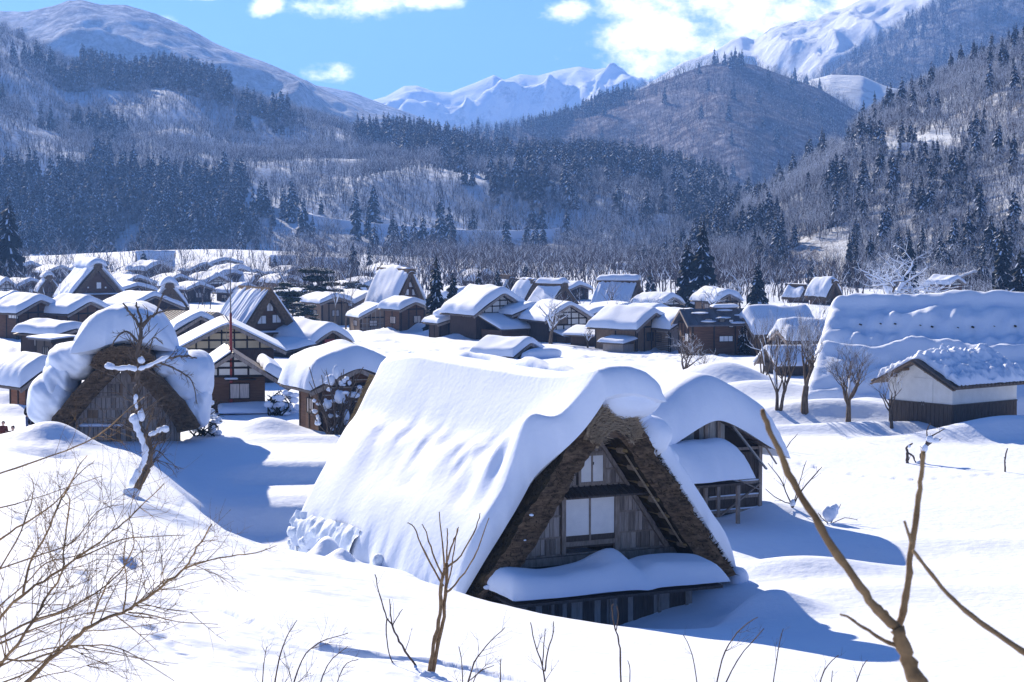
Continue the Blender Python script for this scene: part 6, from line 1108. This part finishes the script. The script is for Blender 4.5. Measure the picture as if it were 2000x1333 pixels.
# ================================================================ CROOKED TREE, THICKET BY THE BOARD HOUSE, FOREGROUND TWIGS, PEOPLE
def stems_thing(name, label, base, lines, d, mat_='twig', cat='shrub', twig=0, seed=1, dz=0.0, rr_amp=.06, tw_len=.35, n=6, snow=(), snowl=(), buds=True, twr=.25, down=False, parts=('stem', 'twig'), gen=2, upb=.25):
    """branches drawn through bearings at a given distance; each stem starts at base or at an earlier stem"""
    e = empty(name, base); rr = random.Random(seed); k = d / F
    tws = MB(); inv = Vector(base)
    for li, (pts, r0, r1, dd) in enumerate(lines):
        q = [P(x, y, d + dd + dz * rr.uniform(-1, 1) * i / max(len(pts) - 1, 1)) - inv for i, (x, y) in enumerate(pts)]; 
        sm = []                                                     # smooth
        for i in range(len(q) - 1):
            a0 = q[max(i - 1, 0)]; a1, a2 = q[i], q[i + 1]; a3 = q[min(i + 2, len(q) - 1)]
            for t in (0, .25, .5, .75): sm.append(.5 * ((2 * a1) + (a2 - a0) * t + (2 * a0 - 5 * a1 + 4 * a2 - a3) * t * t + (3 * a1 - a0 - 3 * a2 + a3) * t ** 3))
        sm.append(q[-1]); nn = len(sm); sm = [p + Vector((rr.uniform(-1, 1), rr.uniform(-1, 1), rr.uniform(-1, 1))) * r0 * k * rr_amp * 8 * (0 < i < nn - 1) for i, p in enumerate(sm)]
        rad = [k * (r0 + (r1 - r0) * i / (nn - 1)) * (1 + .3 * rr.random() ** 2) for i in range(nn)]; m = MB(); m.tube(sm, rad, n); m.build(parts[0], mat_, e, True)
        def tw(p, dr, L, r, lev):
            b = dr.normalized(); pp = [p]; 
            for s_ in range(4): b = (b + Vector((rr.uniform(-1, 1), rr.uniform(-.6, .6), rr.uniform(-1, 1))) * .16 + Vector((0, 0, upb * .3))).normalized(); pp.append(pp[-1] + b * L / 4)
            tws.tube(pp, [r, r * .8, r * .65, r * .5, r * .3], 4)
            if buds and lev >= gen - 1: 
                tws.tube([pp[-1], pp[-1] + b * r * 4], [r * .9, r * .3], 4)
            if lev < gen:
                for c in range(rr.randint(1, 3)):
                    j = rr.randint(1, 3); sd = b.cross(Vector((0, 1, 0))).normalized() * rr.choice((-1, 1)); tw(pp[j], (b * 1.0 + sd * rr.uniform(.4, .9) + Vector((0, rr.uniform(-.5, .5), 0))), L * rr.uniform(.4, .75), r * .65, lev + 1)
        if twig:
            tot = sum((sm[i + 1] - sm[i]).length for i in range(nn - 1)); cnt = max(1, int(tot / k / twig))
            for c in range(cnt):
                i = rr.randint(int(nn * .15), nn - 2); dr = (sm[i + 1] - sm[i]).normalized(); sd = dr.cross(Vector((0, 1, 0))).normalized() * rr.choice((-1, 1)); tw(sm[i], dr + sd * rr.uniform(.4, 1.0), tot * tw_len * rr.uniform(.4, 1.1) * (1 - .5 * i / nn), rad[i] * rr.uniform(.35, .55) if rad[i] < 3.2 * k else 1.5 * k, 1)
    if tws.f: tag(tws.build(parts[1], mat_, e, True), kind='stuff')
    for (x, y, rx, ry, dd) in snow: blob('snow_clump', e, P(x, y, d + dd) - inv, (rx * k, min(rx, ry) * k * 1.1, ry * k), seed=int(x), sub=3, amp=.34, sc=1.7)
    for pts, r in snowl:                                             # snow plastered along a branch
        a = np.array(pts, float); t = np.linspace(0, len(a) - 1, (len(a) - 1) * 5 + 1); q = [P(float(np.interp(u, range(len(a)), a[:, 0])), float(np.interp(u, range(len(a)), a[:, 1])), d - .3) - inv for u in t]; m = MB()
        m.tube(q, [k * r * (.35 if i in (0, len(q) - 1) else rr.uniform(.6, 1.25)) for i in range(len(q))], 9); m.build('branch_snow', 'snow_bits', e, True)
    return tag(e, label, cat)
h = hit(262, 966); D = h.y
stems_thing('crooked_tree', 'crooked tree with snow-plastered trunk leaning before the plank gabled hut', h, [
    ([(258, 972), (276, 935), (290, 905), (291, 880), (283, 855), (272, 825), (268, 790), (267, 750), (270, 715), (272, 680), (274, 640)], 7.5, 3.6, 0), ([(274, 640), (262, 622), (250, 606), (240, 592)], 3.2, 1.2, 0), ([(274, 640), (276, 622), (268, 605), (266, 590)], 3.0, 1.2, .2), ([(274, 640), (290, 622), (306, 612), (312, 590), (322, 572)], 3.0, 1, -.2),
    ([(270, 726), (250, 722), (232, 724), (214, 716)], 3.5, 1.5, 0), ([(270, 726), (290, 718), (310, 708), (330, 700), (360, 696), (385, 700)], 3.5, 1.2, -.1), ([(310, 708), (345, 722), (375, 745), (385, 790)], 1.8, .8, 0), ([(268, 668), (250, 648), (232, 655), (216, 678)], 2.6, 1, 0), ([(278, 676), (290, 690), (300, 660), (318, 672)], 2, .8, 0),
    ([(284, 856), (300, 850), (318, 840), (322, 836)], 4.5, 2, 0), ([(283, 850), (300, 800), (296, 806)], 2, 1, .2), ([(306, 612), (330, 606), (352, 606)], 1.8, .7, 0), ([(290, 905), (305, 880), (330, 900), (350, 918)], 1.4, .6, 0), ([(272, 815), (300, 790), (330, 770)], 1.6, .6, 0)],
    D, 'bark', 'tree', twig=11, seed=3, tw_len=.3, n=8, snow=((215, 715, 10, 7, -.1), (322, 838, 8, 7, -.1), (276, 704, 7, 7, -.1), (262, 818, 9, 9, -.2), (276, 812, 7, 12, -.2), (256, 962, 16, 9, -.6)), snowl=(([(254, 950), (268, 925), (282, 900), (284, 880), (277, 858), (268, 838), (262, 815)], 6.5), ([(212, 716), (232, 720), (252, 718), (268, 722)], 5), ([(270, 722), (292, 714), (312, 704), (330, 696)], 4.5), ([(290, 850), (304, 845), (318, 836)], 5), ([(268, 800), (264, 785), (266, 770)], 4)), buds=False, upb=.1, parts=('trunk', 'twigs'))
h = hit(655, 848); D = h.y - 1.5
rr = random.Random(2); L = []
for i in range(30):
    a = rr.uniform(600, 715); b = rr.uniform(715, 800); L.append(([(rr.uniform(635, 680), 850), ((a + 655) / 2 + rr.uniform(-8, 8), (b + 848) / 2 + 6), (a, b)], 1.6, .7, rr.uniform(-1, 1)))
L.append(([(668, 850), (664, 820), (668, 790), (660, 760), (655, 735)], 4, 2, 0)); L.append(([(668, 800), (690, 780), (705, 755)], 3, 1.2, 0))
stems_thing('snowy_shrub', 'tangled bare shrub with clots of snow before the weathered board house', Vector((P(655, 848, D).x, D, h.z)), L, D, 'bark', 'shrub', twig=26, seed=9, tw_len=.35, n=5, snow=[(656, 728, 7, 13, 0), (645, 742, 9, 10, 0), (664, 775, 11, 13, 0), (690, 772, 13, 6, 0), (640, 790, 8, 8, 0), (676, 815, 6, 16, 0)] + [(rr.uniform(612, 715), rr.uniform(738, 838), rr.uniform(2.5, 6.5), rr.uniform(2, 5), rr.uniform(-.5, .5)) for _ in range(34)], buds=False, gen=2)
h = hit(405, 852); rr = random.Random(5); L = [([(rr.uniform(375, 425), 852), (rr.uniform(370, 430), 830), (rr.uniform(360, 440), rr.uniform(775, 825))], 1.5, .8, rr.uniform(-.8, .8)) for _ in range(16)]
stems_thing('snowy_shrub', 'dark bush heaped with snow at the right foot of the plank gabled hut', h, L, h.y, 'needles', 'shrub', twig=20, seed=4, n=5, snow=[(rr.uniform(372, 428), rr.uniform(785, 848), rr.uniform(5, 10), rr.uniform(4, 7), rr.uniform(-.6, .4)) for _ in range(26)], buds=False, gen=2)
h = hit(545, 812); L = [([(rr.uniform(525, 565), 812), (rr.uniform(520, 570), 790), (rr.uniform(515, 580), rr.uniform(755, 785))], 1.5, .8, rr.uniform(-.8, .8)) for _ in range(14)]
stems_thing('snowy_shrub', 'dark garden bush capped with snow right of the curtained window house', h, L, h.y, 'needles', 'shrub', twig=20, seed=6, n=5, snow=[(rr.uniform(520, 580), rr.uniform(765, 810), rr.uniform(5, 11), rr.uniform(4, 7), rr.uniform(-.6, .4)) for _ in range(18)], buds=False, gen=2)
# dead stumps and stakes in the right field
h = hit(1800, 905); stems_thing('dead_shrub', 'short gnarled dead shrub with snow in the right field, right of two', h, [([(1800, 908), (1801, 888), (1808, 872), (1812, 856)], 4, 2.5, 0), ([(1808, 872), (1822, 862), (1836, 860)], 3, 1.5, 0), ([(1812, 858), (1830, 846), (1846, 838)], 2, .8, 0), ([(1812, 858), (1810, 842), (1818, 826)], 1.6, .6, 0)], h.y, 'bark', 'shrub', twig=14, seed=5, snow=((1806, 876, 6, 9, 0), (1816, 858, 7, 7, 0), (1828, 860, 8, 5, 0), (1798, 904, 10, 4, 0)), gen=1, buds=False)
h = hit(1771, 905); stems_thing('dead_shrub', 'forked dead stump in the right field, left of two', h, [([(1771, 908), (1773, 890), (1771, 876), (1782, 866)], 3.2, 1.4, 0), ([(1773, 884), (1784, 892), (1788, 905)], 2, 1.2, 0)], h.y, 'bark', 'shrub', twig=20, seed=6, snow=((1776, 872, 3, 3, 0),), gen=1, buds=False)
h = hit(1964, 922); stems_thing('stake', 'single thin dead stem in the right field', h, [([(1964, 924), (1963, 900), (1968, 876)], 1.8, 1.2, 0), ([(1964, 905), (1961, 893)], 1, .6, 0)], h.y, 'bark', 'plant', seed=7)
h = hit(1548, 992); stems_thing('thin_shrub', 'thin leafless shrub right of the grey plank shed', h, [([(1548, 995), (1560, 965), (1590, 930), (1606, 912)], 1.6, .7, 0), ([(1548, 995), (1535, 960), (1520, 930), (1500, 905)], 1.4, .6, 0), ([(1545, 985), (1520, 975), (1495, 955)], 1.2, .6, 0), ([(1550, 985), (1562, 940), (1575, 900)], 1.0, .5, 0)], h.y, 'twig_dark', 'shrub', twig=22, seed=8, snow=((1548, 982, 6, 7, 0),), gen=1)
h = hit(1620, 1022); stems_thing('buried_bush', 'lump of snow on a buried bush at the shadow edge', h, [([(1620, 1025), (1605, 1012), (1598, 1002)], 1.2, .6, 0), ([(1620, 1025), (1650, 1012), (1675, 1016)], 1, .5, 0), ([(1622, 1024), (1635, 1000), (1642, 985)], 1, .5, 0)], h.y, 'twig_dark', 'shrub', twig=16, seed=9, snow=((1620, 1003, 16, 16, 0), (1630, 992, 9, 7, 0)), gen=1)
h = hit(1530, 882); stems_thing('thin_shrub', 'few thin twigs by a dent in the snow beyond the grey plank shed', h, [([(1528, 884), (1522, 865), (1520, 845)], 1, .5, 0), ([(1530, 884), (1545, 862), (1558, 848)], 1, .5, 0)], h.y, 'twig_dark', 'shrub', twig=30, seed=10, gen=1)
# young tree at right, close to the camera
dz = 5.2; base = P(1815, 1333, dz); base = Vector((base.x, dz, gz(base.x, dz)))
stems_thing('young_tree', 'forked golden-brown branch rising close to the camera, bottom right', base, [
    ([(1880, 2300), (1850, 1800), (1810, 1400), (1785, 1320), (1768, 1275), (1752, 1228)], 17, 12, 0), ([(1752, 1228), (1722, 1200), (1690, 1160), (1640, 1088), (1590, 1010), (1548, 940), (1520, 880), (1500, 838), (1489, 800)], 9.5, 4, 0), ([(1752, 1228), (1768, 1180), (1776, 1120), (1780, 1070), (1792, 985), (1799, 930), (1803, 882)], 7.5, 4, .05),
    ([(1781, 1062), (1774, 1040), (1766, 1018)], 3.5, 2.2, 0), ([(1783, 1075), (1810, 1110), (1850, 1160), (1900, 1205), (1950, 1240), (2010, 1280), (2060, 1305)], 3, 6, -.05), ([(1752, 1262), (1720, 1248), (1690, 1228), (1660, 1208), (1641, 1200)], 4, 2, 0), ([(1738, 1212), (1733, 1200), (1728, 1192)], 3, 3, 0)], dz, 'twig', 'tree', seed=11, n=8, rr_amp=.03, parts=('branch', 'twig'))
# thicket of twigs at bottom left
dz = 13.0; base = Vector((P(-60, 1333, dz).x, dz, gz(P(-60, 1333, dz).x, dz)))
O = (-120, 1700)
SH = [([O, (-20, 1420), (60, 1325), (130, 1262), (178, 1222), (239, 1196), (272, 1178), (320, 1142), (360, 1111), (385, 1070), (414, 1024)], 8, 2, 0), ([(360, 1111), (402, 1096), (453, 1086), (500, 1080), (540, 1066)], 3.2, 1, .1), ([(251, 1196), (299, 1203), (348, 1215), (426, 1220)], 2.8, 1, .1),
      ([O, (-60, 1350), (-10, 1225), (40, 1165), (100, 1125), (181, 1069), (230, 1030), (272, 993), (320, 945)], 6.5, 1.4, .5), ([(150, 1092), (218, 1062), (251, 1052), (300, 1048), (360, 1046)], 2.8, 1, .4), ([(45, 1160), (60, 1099), (91, 1042), (115, 984), (133, 954), (152, 915), (170, 890)], 4.5, 1.2, .3),
      ([O, (-40, 1400), (0, 1299), (36, 1257), (70, 1202), (100, 1154), (121, 1117), (127, 1051), (136, 981), (125, 955)], 6, 1.3, -.4), ([(-30, 1085), (0, 1054), (45, 1024), (106, 984), (150, 930), (185, 900)], 4, 1.2, 1.0), ([(-30, 935), (60, 905), (150, 872), (200, 845), (245, 805), (282, 776)], 3, 1.1, 1.0), ([(-30, 1160), (30, 1060), (60, 985), (66, 950), (62, 935)], 3, 1, .6),
      ([(0, 1246), (60, 1215), (130, 1190), (200, 1150), (240, 1110), (262, 1060), (250, 1000)], 4.2, 1.2, .2), ([(240, 1196), (248, 1140), (243, 1080), (262, 960)], 2.6, .9, -.2), ([O, (-30, 1330), (60, 1290), (160, 1262), (240, 1270), (340, 1330)], 4, 1, -.5), ([(-20, 1310), (80, 1270), (170, 1262), (260, 1282), (330, 1300)], 3, 1, .3), ([(-30, 1270), (50, 1236), (120, 1210), (190, 1195), (250, 1200)], 3.5, 1, -.1), ([(-20, 1120), (60, 1090), (140, 1060), (190, 1000), (240, 985)], 3, 1, .8), ([(-30, 1000), (30, 985), (110, 960), (200, 930)], 2.5, 1, 1.1),
      ([(-20, 1200), (50, 1140), (90, 1100), (150, 1085), (230, 1050)], 3, 1, .5), ([(-30, 1345), (60, 1310), (150, 1240), (220, 1230), (330, 1215)], 3, 1, .2), ([(178, 1217), (200, 1160), (225, 1120), (300, 1060)], 3, 1, .1)]
SH = [(q, a * .62, b * .6, c) for q, a, b, c in SH]
stems_thing('bare_shrub', 'thicket of long pale brown twigs fanning in from the bottom left corner', base, SH, dz, 'twig', 'shrub', twig=40, seed=21, dz=.5, tw_len=.24, n=6, gen=3, upb=.15)
# saplings along the bottom
def sapling(label, px, py, lines, twig, seed, m_='twig', d=None, snow=(), **kw):
    h_ = hit(px, py) if py <= 1332 else None
    if h_ is None: d = d or 44.0; q = P(px, 1333, d); h_ = Vector((q.x, d, gz(q.x, d)))
    k = (h_.y / F); yb = HOR + (CAMZ - h_.z) / h_.y * F
    stems_thing('sapling', label, h_, [([(lx[0][0], yb + 4) if lx[0][1] > 1332 else lx[0]] + list(lx[1:]), a, b, c) for lx, a, b, c in lines], h_.y, m_, 'sapling', twig=twig, seed=seed, snow=snow, **kw)
sapling('double-stemmed sapling with upright shoots in front of the large hut, tallest of the saplings', 842, 1322, [([(838, 1325), (848, 1260), (858, 1200), (862, 1150), (868, 1110)], 4, 3, 0), ([(842, 1325), (858, 1250), (868, 1190), (872, 1150), (872, 1100)], 4, 3, .1), ([(868, 1110), (858, 1000)], 2.0, .8, 0), ([(866, 1145), (830, 1080), (808, 1030), (795, 1022)], 2.2, .8, .1), ([(866, 1130), (845, 1080), (832, 1040), (824, 1024)], 2, .8, -.1), ([(872, 1100), (885, 1060), (893, 1040), (896, 1030)], 2, .8, 0), ([(872, 1110), (900, 1085), (930, 1030), (938, 1002)], 2.2, .8, .1), ([(870, 1160), (890, 1140), (925, 1090), (955, 1012)], 2.2, .8, -.1), ([(872, 1100), (874, 1050), (873, 1032)], 1.8, .8, .2), ([(870, 1150), (880, 1120), (889, 1060), (893, 1032)], 1.8, .7, .2)], 0, 31, snow=((836, 1326, 22, 14, -.1), (855, 1332, 18, 10, -.3)))
sapling('leaning dark sapling left of the double-stemmed one', 812, 1300, [([(814, 1304), (785, 1262), (768, 1226), (755, 1206), (744, 1170), (732, 1122)], 2.4, .8, 0), ([(766, 1222), (762, 1190), (761, 1170)], 1.4, .7, 0), ([(766, 1222), (776, 1205), (786, 1190)], 1.2, .6, 0), ([(756, 1208), (754, 1240), (765, 1290), (800, 1330)], 1.4, 1, 0)], 40, 32, 'twig_dark', gen=1)
for i, (lb, px, ls, tg) in enumerate((('low bare shrub at the bottom edge, left of centre', 560, [([(530, 1345), (545, 1290), (560, 1245), (580, 1212)], 1.6, .7, 0), ([(560, 1345), (590, 1290), (625, 1255), (680, 1237)], 1.6, .7, .2), ([(610, 1345), (640, 1300), (680, 1262)], 1.4, .6, 0), ([(645, 1345), (670, 1305), (700, 1288)], 1.2, .6, 0), ([(510, 1345), (515, 1300), (522, 1262)], 1.2, .6, 0)], 16),
        ('spray of thin shoots at the bottom edge beside the double-stemmed sapling', 910, [([(905, 1345), (920, 1310), (950, 1262), (986, 1226)], 1.8, .7, 0), ([(905, 1345), (902, 1300), (896, 1262)], 1.3, .6, 0), ([(905, 1345), (930, 1320), (965, 1300)], 1.2, .6, 0), ([(975, 1345), (978, 1310), (977, 1288)], 1.3, .7, 0)], 22),
        ('twin-shoot twig at the bottom edge left of the slender one', 1075, [([(1072, 1345), (1062, 1310), (1048, 1270), (1036, 1216)], 2, .8, 0), ([(1064, 1312), (1070, 1270), (1080, 1240), (1081, 1214)], 1.6, .7, 0), ([(1060, 1300), (1062, 1260), (1065, 1228)], 1.2, .6, 0)], 40),
        ('slender upright twig in front of the large hut corner', 1212, [([(1213, 1345), (1212, 1290), (1208, 1250), (1200, 1222), (1195, 1190), (1198, 1180)], 1.8, .9, 0), ([(1203, 1232), (1208, 1205), (1205, 1184)], 1.2, .6, 0), ([(1228, 1345), (1230, 1310), (1226, 1290)], 1.1, .6, 0)], 0),
        ('arched twigs in the hut shadow at the bottom edge', 1390, [([(1392, 1345), (1410, 1290), (1440, 1235), (1480, 1206)], 1.6, .7, 0), ([(1400, 1345), (1440, 1290), (1492, 1228)], 1.5, .7, 0), ([(1366, 1345), (1352, 1280), (1334, 1240)], 1.2, .6, 0), ([(1505, 1345), (1520, 1270), (1530, 1228)], 1.2, .6, 0)], 60),
        ('thin twigs at the bottom edge right of the hut shadow', 1610, [([(1590, 1345), (1610, 1310), (1638, 1280)], 1.5, .7, 0), ([(1660, 1345), (1680, 1312), (1694, 1290)], 1.4, .7, 0), ([(1620, 1345), (1626, 1310)], 1.0, .6, 0)], 30))):
    sapling(lb, px, 1400, ls, tg, 50 + i, 'twig_dark', d=(42, 44, 46, 48, 52, 54)[i], gen=2, tw_len=.4)
# ---------------------------------------------------------------- people
def person(label, px, py_head, hpx, coat, seed, hat='hair', lean=.1, face=0.0, trousers='coat_black', bent=0.0, d=None):
    d = d or hit(px, 880).y + 6; k = d / F; Hh = 1.68; q = P(px, py_head, d); g = q.z - Hh + .0; e = empty('person', (q.x, d, g), face)
    me = bpy.data.meshes.new('body'); J = [(0, 0, .95), (0, 0, 1.15), (lean * .4, 0, 1.36), (lean * .6, 0, 1.46), (-.09, 0, .9), (-.10, .02, .5), (-.11, 0, .06), (-.11, -.12, .03), (.09, 0, .9), (.11, .02, .5), (.12, .03, .06), (.12, -.1, .03), (-.19, 0, 1.38), (-.27, -.03, 1.1), (-.24, -.22, 1.0), (.19, 0, 1.38), (.28, -.02, 1.12), (.22, -.25, 1.08)]
    E = [(0, 1), (1, 2), (2, 3), (0, 4), (4, 5), (5, 6), (6, 7), (0, 8), (8, 9), (9, 10), (10, 11), (2, 12), (12, 13), (13, 14), (2, 15), (15, 16), (16, 17)]; R = [.17, .17, .16, .07, .11, .085, .06, .05, .11, .085, .06, .05, .085, .07, .05, .085, .07, .05]
    me.from_pydata(J, E, []); o = link('body', me, coat, e); mo = o.modifiers.new('skin', 'SKIN')
    for i, v in enumerate(me.skin_vertices[0].data if me.skin_vertices else []): v.radius = (R[i], R[i]); v.use_root = (i == 0)
    if not me.skin_vertices:
        bpy.context.view_layer.objects.active = o
    s2 = o.modifiers.new('sub', 'SUBSURF'); s2.levels = 1; s2.render_levels = 1
    hx = lean * .7; hd = blob('head', e, (hx, -.02, 1.58), (.085, .1, .12), 'skin', seed, .02, 3); blob('nose', hd, (hx, -.12, 1.57), (.015, .02, .022), 'skin', 1, 0, 2)
    for s_ in (-1, 1): blob('ear', hd, (hx + s_ * .086, 0, 1.58), (.014, .03, .035), 'skin', 2, 0, 2); blob('eye', hd, (hx + s_ * .032, -.108, 1.6), (.012, .008, .01), 'hair', 2, 0, 2)
    blob('hair', e, (hx, .015, 1.625), (.1, .112, .1), hat, seed + 1, .06, 3); m = MB(); m.tube([(-.11, .0, .02), (-.105, .02, .5), (-.09, 0, .88)], [.075, .1, .125], 8); m.tube([(.12, .02, .02), (.11, .02, .5), (.09, 0, .88)], [.075, .1, .125], 8); m.build('trousers', trousers, e, True)
    for s_, x, y, z in ((-1, -.24, -.24, .99), (1, .22, -.27, 1.07)):
        hm = MB(); hm.tube([(x, y, z), (x, y - .05, z - .02), (x, y - .09, z - .03)], [.028, .04, .036], 6)
        for f_ in range(4): hm.tube([(x - .028 + f_ * .019, y - .08, z - .03), (x - .03 + f_ * .02, y - .13 - .008 * (f_ in (1, 2)), z - .045), (x - .03 + f_ * .02, y - .155 - .01 * (f_ in (1, 2)), z - .07)], [.0095, .009, .007], 5)
        hm.tube([(x - s_ * .03, y - .03, z), (x - s_ * .055, y - .065, z - .01), (x - s_ * .05, y - .1, z - .02)], [.012, .011, .008], 5); hm.build('hand', 'skin', e, True)
    return tag(e, label, 'person')
person('person in a black coat and red-brown cap, bending over by the brown wall', 56, 788, 60, 'coat_black', 3, 'coat_red', lean=.3, face=.6, trousers='denim', d=134)
person('person in dark clothes crouched beside the one in the red-brown cap', 65, 806, 60, 'coat_black', 5, lean=.2, face=.3, trousers='coat_black', d=131)
person('person in a black pointed hat and coat, facing the viewer behind the snow hump', 25, 833, 60, 'coat_black', 7, lean=0, d=118)
person('dark-haired head peeping over the snow hump, right of the pointed hat', 46, 838, 60, 'white_cloth', 9, lean=0, d=118)
person('person in a red-brown coat and black hat at the left edge', 5, 824, 60, 'coat_red', 11, lean=.05, d=128)
